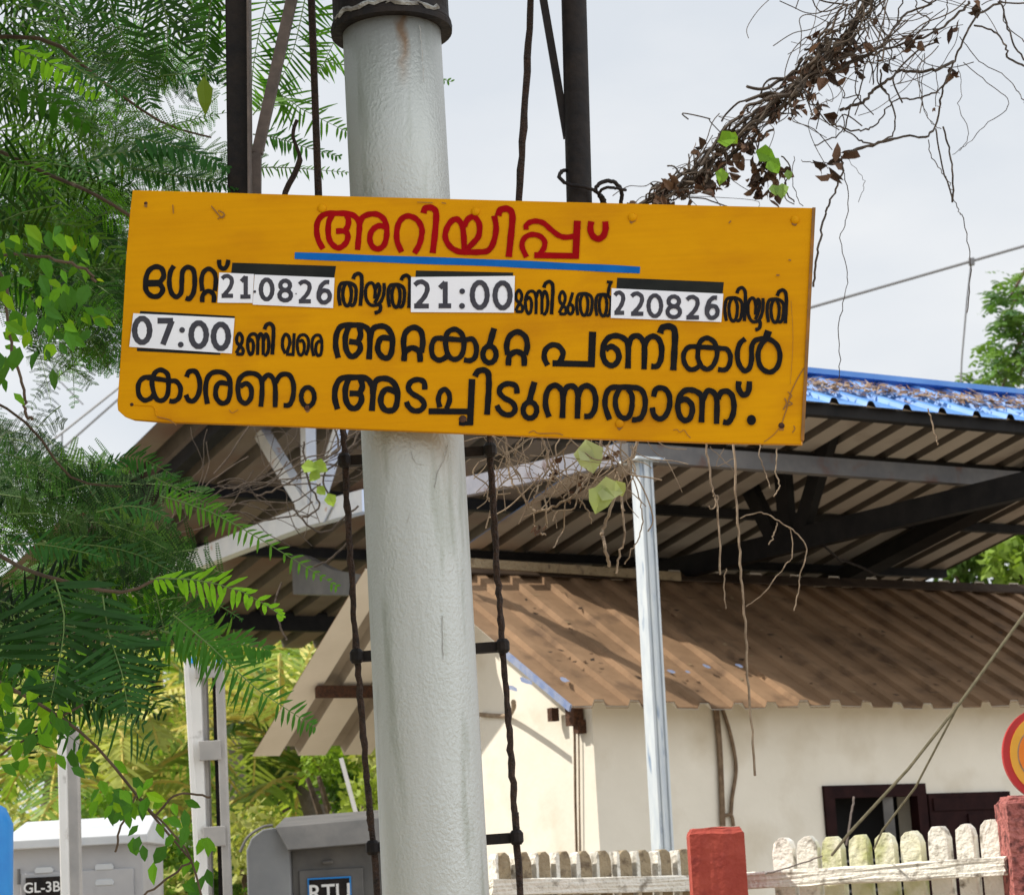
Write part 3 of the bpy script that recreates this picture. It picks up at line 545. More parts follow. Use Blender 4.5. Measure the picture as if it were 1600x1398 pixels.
# hanger posts, rods and ladder behind the board
YB = 4.27
hp = thing('bracket_post', 'black square post left of the mast, rising from behind the board', 'post', at(376, 480, YB), 'black posts behind the board')
m_ = MB(); m_.bar(at(378, 470, YB), at(367, -330, YB), .046, .046, (0, 1, 0)); obj('post', m_, mBlackMetal, hp, bevel=.003)
m_ = MB(); m_.bar(at(392, 470, YB-.02), at(387, -330, YB-.02), .004, .05, (0, 1, 0)); obj('edge_highlight', m_, mGreyBar, hp)  # thin grey bar added as the highlight along the post's edge
m_ = MB(); m_.bar(at(400, 470, YB+.02), at(402, 240, YB+.02), .016, .02, (0, 1, 0)); m_.bar(at(402, 240, YB+.021), at(458, -10, YB+.02), .021, .02, (0, 1, 0)); m_.bar(at(458, -10, YB+.02), at(520, -290, YB+.02), .021, .02, (0, 1, 0)); obj('brace', m_, mGreyBar, hp)
hp = thing('bracket_post', 'black round post right of the mast, wire loop tied round its foot', 'post', at(910, 480, YB), 'black posts behind the board')
m_ = MB(); m_.tube([at(909, 470, YB), at(905, 310, YB), at(897, 10, YB), at(888, -330, YB)], .0255, 20); obj('post', m_, mBlackMetal, hp, smooth=True)
m_ = MB(); m_.bar(at(886, 215, YB+.01), at(849, 0, YB+.01), .015, .018, (0, 1, 0)); m_.bar(at(849, 0, YB+.01), at(800, -290, YB+.01), .015, .018, (0, 1, 0)); obj('brace', m_, mBlackMetal, hp)
m_ = MB()
m_.tube(wob([at(890, 266, YB), at(878, 268, YB-.02), at(874, 278, YB-.035), at(888, 288, YB-.04), at(915, 293, YB-.04), at(935, 302, YB-.02), at(944, 325, YB)], .0006), .004, 6)
m_.tube(wob([at(928, 300, YB-.03), at(938, 286, YB-.03), at(958, 284, YB-.02), at(971, 298, YB-.01), at(970, 318, YB), at(962, 335, YB)], .0006), .0042, 6)
m_.tube(wob([at(934, 304, YB-.03), at(945, 294, YB-.04), at(962, 294, YB-.04), at(978, 297, YB-.03)], .0006), .003, 6)
m_.tube(wob([at(940, 330, YB), at(944, 318, YB-.01), at(938, 305, YB-.03)], .0006), .006, 6)
tag(obj('wire_tie', m_, mBlackMetal, smooth=True), 'loop of dark wire twisted round the foot of the right black post', 'wire')
m_ = MB(); m_.tube([at(502, 450, YB+.05), at(498, 305, YB+.05), at(492, 150, YB+.05), at(486, -10, YB+.05), at(478, -300, YB+.05)], .0078, 8, .08)
tag(obj('stay_rod', m_, mRustDark), 'thin brown rod standing upright just left of the silver mast', 'rod', 'thin rods above the board')
m_ = MB(); m_.tube([at(803, 450, YB+.05)]+[at(811+(310-y)*19/310+random.uniform(-1, 1), y, YB+.05) for y in range(310, -20, -22)]+[at(850, -300, YB+.05)], .0072, 8, .15)
tag(obj('stay_rod', m_, mRustDark), 'knobbly dark rod rising between the mast and the right black post', 'rod', 'thin rods above the board')
m_ = MB(); m_.tube(wob([at(438, 330, 4.3), at(446, 300, 4.3), at(469, 250, 4.3), at(458, 214, 4.3), at(464, 188, 4.3)], .0008, 4), [.0062]*9+[.004]*8, 6)
tag(obj('bent_wire', m_, mRustDark), 'short bent rusty wire sticking up behind the board beside the left black post', 'wire')
YL = 4.42
lad = thing('ladder', 'rusty dark iron ladder standing behind the silver mast', 'ladder', at(690, 1398, YL)*np.array([1, 1, 0]))
la = [(531, 600), (537, 690), (546, 850), (556, 1000), (568, 1150), (580, 1290), (590, 1398)]; lb = [(760, 600), (765, 690), (774, 850), (785, 1000), (796, 1150), (806, 1290), (813, 1398)]
for q in (la, lb):
    m_ = MB(); P = [at(x, y, YL) for x, y in q]; d = unit(P[-1]-P[-2]); P.append(P[-1]+d*(P[-1][2]/-d[2])); m_.tube([a+np.array([random.uniform(-.0012, .0012), 0, 0]) for a in crom(P, 14)], .0064, 8, .22); obj('rail', m_, mRustDark, lad)
for y in (705, 1010, 1308):
    f_ = lambda q, yy: np.interp(yy, [a[1] for a in q], [a[0] for a in q])
    m_ = MB(); A, B = at(f_(la, y+16), y+16, YL), at(f_(lb, y), y, YL); m_.bar(A, B, .02, .022, (0, 1, 0)); 
    for e in (A, B): m_.lathe(e-np.array([0, .014, .014]), (0, 0, 1), [(0, .009), (.006, .0135), (.022, .0135), (.028, .009)], 10)
    obj('rung', m_, mBlackMetal, lad)

# ------------------------------------------------------------------ corrugated sheets
def sheet(mb, ua, ub, sa, sb, zf, per=.2, hgt=.028, ns=2, thick=.004, ripple=0, prof=None, ribm=False, endm=1):
    us = []; k = 0; u = ua
    prof = [(0, 0), (.58, 0), (.65, 1), (.91, 1), (.98, 0)] if not prof else prof
    while u < ub:
        for a, hh in prof:
            q = u+a*per
            if q <= ub: us.append((q, hh*hgt))
        u += per
    us.append((ub, 0)); nu = len(us)
    S = np.linspace(sa, sb, ns)
    for lay in (0, 1):
        mb.m = lay; k0 = len(mb.mi)
        vs = [W(uu, s, zf(s)+hh-lay*thick+(ripple*math.sin(uu*5+s*3)*(1 if j in (0, ns-1) else .3))) for j, s in enumerate(S) for uu, hh in us]
        mb.add(vs, [(j*nu+i, j*nu+i+1, (j+1)*nu+i+1, (j+1)*nu+i) for j in range(ns-1) for i in range(nu-1)])
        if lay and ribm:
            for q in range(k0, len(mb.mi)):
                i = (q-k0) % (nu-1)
                if us[i][1]+us[i+1][1] > 0: mb.mi[q] = 2  # recess faces get the painted-in shade material
    mb.m = endm
    for j in (0, ns-1):
        vs = [W(uu, S[j], zf(S[j])+hh-lay*thick) for lay in (0, 1) for uu, hh in us]; mb.add(vs, [(i, i+1, nu+i+1, nu+i) for i in range(nu-1)])
eave = np.array([0, 0, 0])
# near canopy, right of the mast
zc = lambda s: 5.2045-.19*s
UL = 5.85
can = thing('platform_canopy', 'gabled platform canopy with blue sheet top on a pale steel column, right of the mast', 'canopy', W(5.28, 7.31, 0))
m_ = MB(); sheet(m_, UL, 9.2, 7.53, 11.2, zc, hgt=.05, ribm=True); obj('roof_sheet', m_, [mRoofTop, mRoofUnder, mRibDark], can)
m_ = MB(); sheet(m_, 5.84, 9.3, 6.93, 7.56, lambda s: 3.527+.44*(s-6.93), hgt=.024, prof=[(0, 0), (.7, 0), (.75, .8), (.79, 1), (.87, 1), (.91, .8), (.96, 0)]); obj('roof_sheet', m_, [mRoofTop, mTruss], can)
m_ = MB(); m_.bar(W(5.84, 7.55, 3.826), W(9.3, 7.55, 3.826), .12, .025); obj('ridge_cap', m_, mRoofTop, can)
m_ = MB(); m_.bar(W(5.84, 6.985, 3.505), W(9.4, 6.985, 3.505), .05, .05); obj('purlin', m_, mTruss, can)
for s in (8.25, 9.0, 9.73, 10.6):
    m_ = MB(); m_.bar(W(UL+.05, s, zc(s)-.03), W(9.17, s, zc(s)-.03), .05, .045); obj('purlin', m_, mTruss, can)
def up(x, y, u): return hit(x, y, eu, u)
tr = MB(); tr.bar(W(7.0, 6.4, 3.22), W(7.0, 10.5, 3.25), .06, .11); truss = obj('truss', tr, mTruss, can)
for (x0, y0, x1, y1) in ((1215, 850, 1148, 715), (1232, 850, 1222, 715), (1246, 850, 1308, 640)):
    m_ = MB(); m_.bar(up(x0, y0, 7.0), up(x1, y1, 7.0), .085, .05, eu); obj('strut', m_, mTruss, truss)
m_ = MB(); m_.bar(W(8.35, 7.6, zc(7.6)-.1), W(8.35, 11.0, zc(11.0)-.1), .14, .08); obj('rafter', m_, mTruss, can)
m_ = MB(); m_.bar(W(5.2, 7.31, 3.345), W(9.4, 7.31, 3.345), .05, .075); obj('beam', m_, mDarkBeam, can)
m_ = MB(); m_.bar(up(975, 709, 5.28), up(742, 758, 5.28), .05, .085); e1 = up(742, 758, 5.28); m_.bar(e1, up(640, 778, 5.28), .05, .085); e2 = up(640, 778, 5.28); obj('tie_beam', m_, mLav, can)
m_ = MB(); ct = np.array([*W(5.28, 7.31, 0)[:2], 3.31]); cb = np.array([*W(5.245, 7.32, 0)[:2], 0])
m_.bar(cb, ct, .066, .066, es); m_.bar(cb+eu*-.012-es*.038, ct+eu*-.012-es*.038, .014, .008, es); m_.bar(cb+eu*.02-es*.038, ct+eu*.02-es*.038, .01, .008, es)
m_.box(ct+np.array([0, 0, .004]), eu, es, (0, 0, 1), .07, .07, .006); obj('column', m_, mColumn, can, bevel=.003)
m_ = MB(); m_.bar(W(5.34, 9.3, 3.16), W(5.28, 9.25, e2[2]-.03), .05, .05, es); obj('stub_post', m_, mLav, can)
m_ = MB(); a = at(1315, 842, 11.4); m_.tube(wob([at(1288, 852, 10.6), at(1310, 872, 10.7), at(1340, 884, 10.8), at(1372, 898, 10.9)], .002), .006, 5); obj('cable', m_, mBlackMetal, can)
# far canopy, left and behind the mast
zl = lambda s: 7.0068-.19*s
cl = thing('platform_canopy', 'far platform canopy with white truss, seen from below left of the mast', 'canopy', W(6.2, 13, 0))
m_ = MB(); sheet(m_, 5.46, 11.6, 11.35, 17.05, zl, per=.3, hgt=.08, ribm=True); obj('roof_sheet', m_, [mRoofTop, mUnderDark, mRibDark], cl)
for s, d in ((12.3, .07), (13.6, .08), (14.7, .07), (16.25, .15)):
    m_ = MB(); m_.bar(W(5.5, s, zl(s)-.045), W(11.5, s, zl(s)-.045), .08, d); obj('purlin', m_, mTruss, cl)
tr = MB(); U6 = 6.22; tr.bar(up(575, 782, U6), up(486, 806, U6), .08, .13); tr.bar(up(500, 800, U6), up(120, 948, U6), .08, .13); truss = obj('truss', tr, mWhiteTruss, cl)
for (x0, y0, x1, y1, ww) in ((484, 800, 409, 676, .09), (484, 800, 481, 655, .07), (492, 800, 536, 660, .06)):
    m_ = MB(); m_.bar(up(x0, y0, U6-.02), up(x1, y1, U6-.02), ww, .07, eu); obj('strut', m_, mWhiteTruss, truss)
m_ = MB(); m_.add([up(460, 790, U6-.06), up(520, 785, U6-.06), up(505, 815, U6-.06), up(475, 822, U6-.06)], [(0, 1, 2, 3)]); obj('gusset', m_, mWhiteTruss, truss, solid=.01)
m_ = MB(); m_.bar(W(5.75, 11.6, zl(11.6)-.13), W(5.75, 16.9, zl(16.9)-.13), .09, .09); obj('rafter', m_, mTruss, cl)
for x in (655, -60):
    q = hit(x, 900, eu, U6+.4 if x > 100 else U6); m_ = MB(); m_.bar((q[0], q[1], 0), (q[0], q[1], zl(q@es)-.1), .1, .1); obj('column', m_, mLav, cl)
# a small grey hanging panel and tube lamp under the far canopy
m_ = MB(); m_.prism([up(x, y, 6.6) for x, y in ((455, 868), (470, 866), (520, 890), (568, 898), (566, 930), (458, 928))], (.05, .08, 0))
tag(obj('hanging_box', m_, mBoxDark), 'grey box hanging under the far canopy just left of the mast', 'box')
m_ = MB(); m_.tube([up(168, 938, 6.6), up(221, 921, 6.6)], .035, 10); tag(obj('tube_lamp', m_, mPlateWhite), 'white tube lamp under the left end of the far canopy', 'lamp')
# dry leaves caught on the blue slope
LT = Leaves()
for i in range(2600):
    u = random.uniform(5.9, 9.25); s = 7.0+.5*abs(random.gauss(.42, .15)+.06*math.sin(u*7)); s = min(max(s, 6.97), 7.5)
    p = W(u, s, 3.527+.44*(s-6.93)+.026+random.random()*.015); a = random.random()*6.28
    d = unit(eu*math.cos(a)*1.5+(es+np.array([0, 0, .55]))*math.sin(a)+np.array([0, 0, random.uniform(-.1, .3)])); sd = unit(np.cross(d, (0, -.4, 1)))
    l, w_ = (random.uniform(.02, .09), .004) if random.random() < .72 else (random.uniform(.02, .04), random.uniform(.012, .025))
    LT.quads([[p, p+d*l*.5-sd*w_, p+d*l, p+d*l*.5+sd*w_]], np.array([[.2, .11, .07], [.32, .22, .15], [.1, .06, .04], [.4, .3, .22]][random.randrange(4)]))
tag(LT.build('leaf_litter', mDryLeaf, kind='stuff'), 'dry leaves and twigs caught on the blue roof slope', 'leaf litter', kind='stuff')

# ------------------------------------------------------------------ the house
ES, EZ = 8.055, 2.383; zn_ = lambda s: EZ+.6*(s-ES); RS = 9.36; RZ = zn_(RS); zf_ = lambda s: RZ-.6*(s-RS)
hs_ = thing('station_hut', 'cream walled hut with brown corrugated roof and maroon shuttered window', 'hut', W(6.5, 8.9, 0))
m_ = MB(); sheet(m_, 5.36, 11.5, ES, RS+.03, zn_, per=.19, hgt=.026, ns=6, ripple=.008, endm=0); obj('roof_sheet', m_, [mBrownRoof, mBeigeUnder], hs_)
uv = hit(545, 940, np.array([*(es[:2]*.6), 1.0]), RZ+.6*RS)@eu; pe = hit(380, 1180, np.array([*(es[:2]*.6), 1.0]), RZ+.6*RS)
m_ = MB(); sheet(m_, uv-.02, 11.5, RS-.01, pe@es, zf_, per=.27, hgt=.05, ns=3, ribm=True); obj('roof_sheet', m_, [mBrownRoof, mBeigeUnder, mRibShade], hs_)
m_ = MB(); m_.bar(W(5.4, RS-.09, RZ+.045), W(6.9, RS-.08, RZ+.01), .02, .045); obj('ridge_board', m_, mTan, hs_)
m_ = MB(); m_.prism([W(5.3, RS-.07, zn_(RS-.07)+.03), W(5.3, RS, RZ+.036), W(5.3, RS+.17, zf_(RS+.17)+.065), W(5.3, RS+.17, zf_(RS+.17)+.08), W(5.3, RS, RZ+.05), W(5.3, RS-.07, zn_(RS-.07)+.038)], eu*6.2); obj('ridge_cap', m_, mRidge, hs_)
m_ = MB(); m_.bar(W(5.35, ES-.01, EZ-.005), W(5.35, ES+.5, zn_(ES+.5)-.005), .01, .03); obj('verge_strip', m_, mBluePatch, hs_)
m_ = MB(); s = (RS+pe@es)/2+.12; m_.bar(W(uv+.1, s, zf_(s)-.04), W(9, s, zf_(s)-.04), .05, .06); obj('purlin', m_, mRust, hs_)
UW, SW = 5.65, 8.325
def wallpoly(pts, off): q = MB(); q.prism(pts, off); return q
q = wallpoly([W(UW, SW, 0), W(UW, SW, zn_(SW)-.03), W(UW, RS, RZ-.03), W(UW, 9.95, zf_(9.95)-.03), W(UW, 9.95, 0)], eu*.2); obj('wall', q, mWall, hs_)
wl, wr, wt = 6.94, 7.58, 2.035
m_ = MB()
for a, c, z0, z1 in ((UW+.2, wl, 0, zn_(SW)-.03), (wl, wr, wt, zn_(SW)-.03), (wl, wr, 0, 1.2), (wr, 11.3, 0, zn_(SW)-.03)):
    m_.box(W((a+c)/2, SW+.1, (z0+z1)/2), eu, es, (0, 0, 1), (c-a)/2, .1, (z1-z0)/2)
obj('wall', m_, mWall, hs_)
m_ = MB(); m_.box(W(8.4, 9.94, 1.2), eu, es, (0, 0, 1), 2.75, .08, 1.2); obj('wall', m_, mWall, hs_)
m_ = MB()
for a, c, z0, z1 in ((wl, wl+.06, 1.2, wt), (wr-.06, wr, 1.2, wt), (wl+.06, wr-.06, wt-.06, wt), (wl+.06, wr-.06, 1.2, 1.25)): m_.box(W((a+c)/2, SW+.012, (z0+z1)/2), eu, es, (0, 0, 1), (c-a)/2, .03, (z1-z0)/2)
win = obj('window', m_, mMaroon, hs_)
m_ = MB(); m_.box(W((wl+wr)/2, SW+.22, 1.62), eu, es, (0, 0, 1), .34, .01, .44); obj('room_dark', m_, mDark, win)  # near-black sheet standing for the unlit room inside
m_ = MB()
for k in range(3): m_.bar(W(wl+.06, SW+.03, 1.4+k*.14), W(wr-.06, SW+.03, 1.4+k*.14), .012, .012)
m_.bar(W(wl+.42, SW+.02, 1.22), W(wl+.42, SW+.02, wt-.05), .05, .02); obj('bar', m_, mBoxDark, win)
m_ = MB(); m_.box(W(7.86, SW-.012, 1.6), eu, es, (0, 0, 1), .272, .011, .385); m_.box(W(7.86, SW-.027, 1.93), eu, es, (0, 0, 1), .25, .005, .03); m_.box(W(7.86, SW-.027, 1.6), eu, es, (0, 0, 1), .03, .006, .28); obj('shutter', m_, mMaroon, win)
# cables and stubs under the eaves
def wp(x, y): return hit(x, y, es, SW-.015)
def gp(x, y): return hit(x, y, eu, UW-.015)
m_ = MB()
for P in ([(1116, 1100), (1122, 1150), (1125, 1200), (1128, 1290)], [(1120, 1100), (1126, 1170), (1131, 1290)], [(1128, 1105), (1142, 1150), (1150, 1200), (1144, 1245), (1142, 1275)], [(1128, 1275), (1142, 1273), (1146, 1290)]):
    m_.tube(crom([wp(*a) for a in P], 6), .009, 6)
obj('cable', m_, mTwig, hs_)
m_ = MB(); m_.tube([gp(896, 1110), gp(898, 1150), gp(899, 1250), gp(901, 1330)], .006, 6); m_.tube([gp(904, 1120), gp(905, 1200), gp(906, 1330)], .004, 5); obj('cable', m_, mTwig, hs_)
m_ = MB(); m_.box(gp(903, 1119)-eu*.02, eu, es, (0, 0, 1), .025, .035, .04); m_.box(gp(908, 1135), eu, es, (0, 0, 1), .03, .02, .03); obj('bracket', m_, mRust, hs_)
m_ = MB(); m_.box(gp(873, 1116)-eu*.03, eu, es, (0, 0, 1), .02, .018, .03); obj('bracket', m_, mRust, hs_)
m_ = MB(); m_.tube(crom([gp(750, 1116), gp(790, 1118), gp(830, 1108)-eu*.1, gp(860, 1096)-eu*.2], 5), .012, 6); obj('pipe', m_, mTwigPale, hs_)
LT = Leaves(); n_ = np.array([*(es[:2]*-.6), 1.0])              # a few leaves and twigs fallen on the brown roof
for i in range(130):
    u = random.uniform(5.5, 9); sq = random.uniform(ES+.05, RS-.2); p = W(u, sq, zn_(sq)+.03); a = random.random()*6.28; d = unit(eu*math.cos(a)+unit(es+np.array([0, 0, .6]))*math.sin(a)); sd = unit(np.cross(d, n_)); l, w2 = random.choice([(.05, .002), (.09, .002), (.03, .009), (.04, .012)])
    LT.quads([[p, p+d*l*.5-sd*w2, p+d*l+np.array([0, 0, .004]), p+d*l*.5+sd*w2]], np.array([[.12, .07, .04], [.3, .22, .13], [.05, .035, .025]][i % 3]))
tag(LT.build('fallen_leaves', mDryLeaf), 'scattered dry leaves and twigs lying on the brown hut roof', 'leaf litter', kind='stuff')
# blue paint marks near the eave
m_ = MB()
for x, y, a in ((822, 1064, .03), (882, 1062, .025), (1049, 1049, .02), (1075, 1050, .013), (1104, 1041, .02), (800, 1075, .03), (1155, 1040, .02)):
    n_ = np.array([*(es[:2]*-.6), 1.0]); c = hit(x, y, n_, EZ-.6*ES+.034); e = unit(es+np.array([0, 0, .6]))
    m_.add([c+(eu*math.cos(k)*a*random.uniform(.6, 1.1)+e*math.sin(k)*a*1.3*random.uniform(.6, 1.1))+np.array([0, 0, .002]) for k in np.linspace(0, 6.28, 10)[:-1]], [tuple(range(9))])
obj('paint_mark', m_, mBluePatch, hs_)

# ------------------------------------------------------------------ pillars and picket fences
def rough(mb_o, amp, cuts=3):
    me = mb_o.data; bm = bmesh.new(); bm.from_mesh(me)
    bmesh.ops.subdivide_edges(bm, edges=bm.edges[:], cuts=cuts, use_grid_fill=True)
    for v in bm.verts: v.co += Vector(rng.normal(0, amp, 3))
    bm.to_mesh(me); bm.free()
YF = 6.6
def pillar(x0, x1, yt, Y, m, label, dep=.16):
    a, c = at(x0, yt, Y), at(x1, yt, Y); w_ = c[0]-a[0]; t_ = thing('gate_pillar', label, 'pillar', ((a[0]+c[0])/2, Y+dep/2, 0), 'red gate pillars')
    m_ = MB(); z = (a[2]+c[2])/2; X = (a[0]+c[0])/2; ch = .02
    pf = [(0, 1), (z-ch, 1), (z, .84)]
    vs = [(X+sx*w_/2*f, Y+dep/2+sy*dep/2*f, zz) for zz, f in pf for sx, sy in ((-1, -1), (1, -1), (1, 1), (-1, 1))]
    m_.add(vs, [(i*4+k, i*4+(k+1) % 4, (i+1)*4+(k+1) % 4, (i+1)*4+k) for i in range(2) for k in range(4)]+[(8, 9, 10, 11), (3, 2, 1, 0)])
    o = obj('shaft', m_, m, t_, bevel=.006); rough(o, .0012, 4); return t_
pr_ = pillar(1076, 1162, 1292, YF, mRedPillar, 'short red painted concrete pillar between the two picket fences')
m_ = MB(); P = [at(1150, 1372, YF-.01), at(1175, 1385, YF-.02), at(1200, 1380, YF-.03)]
t_ = pillar(1571, 1680, 1240, YF-.35, mRoughRed, 'rough red masonry pillar at the right end of the picket fence, below the round sign')
def picket(mb, c, w_, d, z0, z1, ax=(1, 0, 0), ay=(0, 1, 0)):
    ax, ay = np.array(ax, float), np.array(ay, float); hw = w_/2; pr = [(-hw, z0), (hw, z0), (hw*random.uniform(.9, 1), z1-.035), (hw*.75, z1-.01-random.random()*.006), (hw*random.uniform(.15, .4), z1), (-hw*random.uniform(.2, .5), z1-random.random()*.004), (-hw*.85, z1-.016), (-hw, z1-.045)]
    k = len(pr); vs = [np.array(c)+ax*a+ay*sd*d/2+np.array([0, 0, zz])+np.append(rng.normal(0, .0015, 2), 0) for sd in (-1, 1) for a, zz in pr]
    mb.add(vs, [tuple(range(k)), tuple(range(2*k-1, k-1, -1))]+[(i, i+k, (i+1) % k+k, (i+1) % k) for i in range(k)])
fr = thing('picket_fence', 'whitewashed concrete picket fence with algae stains, right of the red pillar', 'fence', at(1380, 1398, YF)*np.array([1, 1, 0]), 'concrete picket fences')
xs = [(1226, 1308, 36), (1264, 1305, 34), (1303, 1306, 35), (1345, 1303, 34), (1385, 1300, 34), (1426, 1297, 35), (1469, 1290, 34), (1510, 1286, 34), (1551, 1279, 36)]
fa = unit(at(1551, 1398, 6.4)-at(1226, 1398, 6.75)); fa[2] = 0; fa = unit(fa); fn = np.cross((0, 0, 1), fa)
for i, (x, y, w_) in enumerate(xs):
    Yp = 6.75-(x-1226)/325*.35; q = at(x, y, Yp); m_ = MB(); picket(m_, (q[0], Yp+.02, 0), w_*px(Yp)*.98, .034, 0, q[2], fa, fn); o = obj('picket', m_, mPicketMoss if i in (2, 3, 4, 5) else mPicket, fr, bevel=.0018)
A, B = at(1130, 1378, 6.82), at(1575, 1352, 6.33)
m_ = MB(); m_.bar(A, B, .05, .045); o = obj('rail', m_, mPicket, fr); rough(o, .0022, 8)
A2, B2 = A-np.array([0, 0, .6]), B-np.array([0, 0, .6]); m_ = MB(); m_.bar(A2, B2, .05, .07); o = obj('rail', m_, mPicket, fr); rough(o, .0016, 8)
fl = thing('picket_fence', 'low pale picket fence left of the red pillar, before the sunlit wall', 'fence', at(920, 1398, 7.4)*np.array([1, 1, 0]), 'concrete picket fences')
for i in range(11):
    x = 782+i*31.3; Y = 7.3+i*.035; q = at(x, 1331-i*.6, Y); m_ = MB(); a_ = unit(eu*.95+np.array([.25, 0, 0])); picket(m_, (q[0], q[1], 0), 18*px(Y)+.012, .05, 0, q[2], a_, np.cross((0, 0, 1), a_)); obj('picket', m_, mTan, fl, bevel=.003)  # tan body paints the picket fronts as in shade
    m_ = MB(); picket(m_, np.array([q[0], q[1], 0])-a_*.026, .012, .056, 0, q[2]-.004, a_, np.cross((0, 0, 1), a_)); obj('picket', m_, mPicket, fl)  # white sliver on each left edge paints the sunlit side
m_ = MB(); m_.bar(at(766, 1386, 7.24), at(1140, 1378, 7.62), .05, .048); o = obj('rail', m_, mPicket, fl); rough(o, .0016, 8)

# round sign at the right edge
YR = YF-.2; cs = at(1634, 1178, YR)
rs = thing('round_sign', 'round red, yellow and orange sign cut by the right edge, above the rough pillar', 'sign', cs)
def disk(rx, ry, y0, th): 
    q = MB(); q.prism([cs+np.array([rx*math.cos(a)*px(YR), y0, ry*math.sin(a)*px(YR)]) for a in np.linspace(0, 2*math.pi, 49)[:-1]], (0, th, 0)); return q
obj('rim', disk(66, 72, 0, .02), mSignRed, rs); obj('band', disk(55, 62, -.003, .003), mSignYel, rs); obj('ring', disk(44, 46, -.0045, .0015), mTwigPale, rs); obj('centre', disk(42, 44, -.006, .0015), mSignOr, rs)
m_ = MB(); m_.bar(cs+np.array([0, .03, -.1]), cs+np.array([0, .03, -cs[2]]), .03, .02); obj('post', m_, mBlackMetal, rs)

# ------------------------------------------------------------------ cabinets and posts, lower left
def txt(s, size, m, parent, P, rotz=0, name='lettering'):
    cu = bpy.data.curves.new('txt', 'FONT'); cu.body = s; cu.size = size; cu.align_x = 'CENTER'; cu.align_y = 'CENTER'; cu.extrude = .001; cu.offset = size*.012
    o = bpy.data.objects.new('txt', cu); COL.objects.link(o); dg = bpy.context.evaluated_depsgraph_get(); me = bpy.data.meshes.new_from_object(o.evaluated_get(dg)); bpy.data.objects.remove(o)
    e = bpy.data.objects.new(name, me); COL.objects.link(e); me.materials.clear(); me.materials.append(m); e.parent = parent
    R = Matrix.Rotation(rotz, 4, 'Z') @ Matrix.Rotation(rad(90), 4, 'X'); org = Vector(parent['org']) if 'org' in parent else parent.location
    e.matrix_local = Matrix.Translation(Vector([float(a) for a in P])-org) @ R; return e
YC = 9.0
def cabinet(x0, x1, yt, Y, dep, label, mb_, mt_, name='relay_cabinet'):
    a, c = at(x0, yt, Y), at(x1, yt, Y); z = (a[2]+c[2])/2; X = (a[0]+c[0])/2; hw = (c[0]-a[0])/2
    t_ = thing(name, label, 'cabinet', (X, Y+dep/2, 0), 'lineside relay cabinets'); return t_, X, hw, z
t_, X, hw, z = cabinet(18, 222, 1304, YC, .5, 'pale grey relay cabinet with white roof and GL-3B plate, at the left edge', mBox, mBoxTop)
m_ = MB(); m_.box((X, YC+.25, z/2), (1, 0, 0), (0, 1, 0), (0, 0, 1), hw, .25, z/2); obj('body', m_, mBox, t_, bevel=.006)
m_ = MB(); e = .03
m_.add([(X-hw-e, YC-.05, z-.01), (X+hw+e, YC-.05, z-.01), (X+hw+e*.3, YC+.3, z+.075), (X-hw-e*.3, YC+.3, z+.075), (X-hw-e, YC-.05, z-.045), (X+hw+e, YC-.05, z-.045), (X+hw+e, YC+.55, z-.045), (X-hw-e, YC+.55, z-.045), (X+hw+e, YC+.55, z+.01), (X-hw-e, YC+.55, z+.01)],
       [(0, 1, 2, 3), (4, 5, 1, 0), (3, 2, 8, 9), (9, 8, 6, 7), (4, 0, 3, 9, 7), (1, 5, 6, 8, 2), (7, 6, 5, 4)]); obj('roof', m_, mBoxTop, t_, bevel=.004)
dr = MB(); dr.box((X, YC-.006, z/2-.06), (1, 0, 0), (0, 1, 0), (0, 0, 1), hw-.035, .006, z/2-.08); door = obj('door', dr, mBox, t_, bevel=.004)
for xx in (-.5, .42):
    for zz in (.13, .19):
        m_ = MB(); c = np.array([X+hw*xx, YC-.016, z-zz]); m_.prism([c+np.array([a, 0, g_]) for a, g_ in ((-.035, -.012), (.035, -.012), (.038, 0), (.03, .012), (-.03, .012), (-.038, 0))], (0, .012, 0)); obj('louvre', m_, mBoxTop, door, bevel=.003)
m_ = MB(); m_.lathe((X+hw*.86, YC-.012, z-.35), (0, -1, 0), [(0, .012), (.012, .012), (.016, .006)], 10); m_.bar((X+hw*.86, YC-.03, z-.35), (X+hw*.86, YC-.03, z-.41), .012, .008); obj('handle', m_, mBoxDark, door)
for zz in (.12, .5):
    m_ = MB(); m_.lathe((X-hw+.03, YC-.014, z-zz), (0, 0, -1), [(0, .007), (.06, .007)], 8); obj('hinge', m_, mBoxDark, door)
pc = at(69, 1386, YC-.02); m_ = MB(); m_.box(pc, (1, 0, 0), (0, 1, 0), (0, 0, 1), 28*px(YC), .004, 16*px(YC)); pl = obj('number_plate', m_, mBlackMetal, t_); txt('GL-3B', .056, mPlateWhite, t_, pc-np.array([.008, .007, 0]))
# RTU cabinet with an arched side hood
YR2 = 8.6
t_, X, hw, z = cabinet(384, 640, 1300, YR2, .5, 'dark grey relay cabinet with curved pale side hood and RTU plate, left of the mast', mBox, mBox)
xa, xb = at(380, 1310, YR2)[0], at(452, 1310, YR2)[0]; xr = at(650, 1310, YR2)[0]
m_ = MB(); m_.prism([(xa+.01, YR2+.0, 0), (xa+.01, YR2, z-.05), (xa+.03, YR2, z-.005), (xa+.075, YR2, z+.025), (xb-.06, YR2, z+.03), (xb, YR2, z-.03), (xb, YR2, 0)], (0, .5, 0)); obj('hood', m_, mHood, t_, bevel=.006)
m_ = MB(); m_.box(((xb+xr)/2, YR2+.27, (z-.05)/2), (1, 0, 0), (0, 1, 0), (0, 0, 1), (xr-xb)/2, .22, (z-.05)/2); obj('body', m_, mBoxDark, t_, bevel=.005)
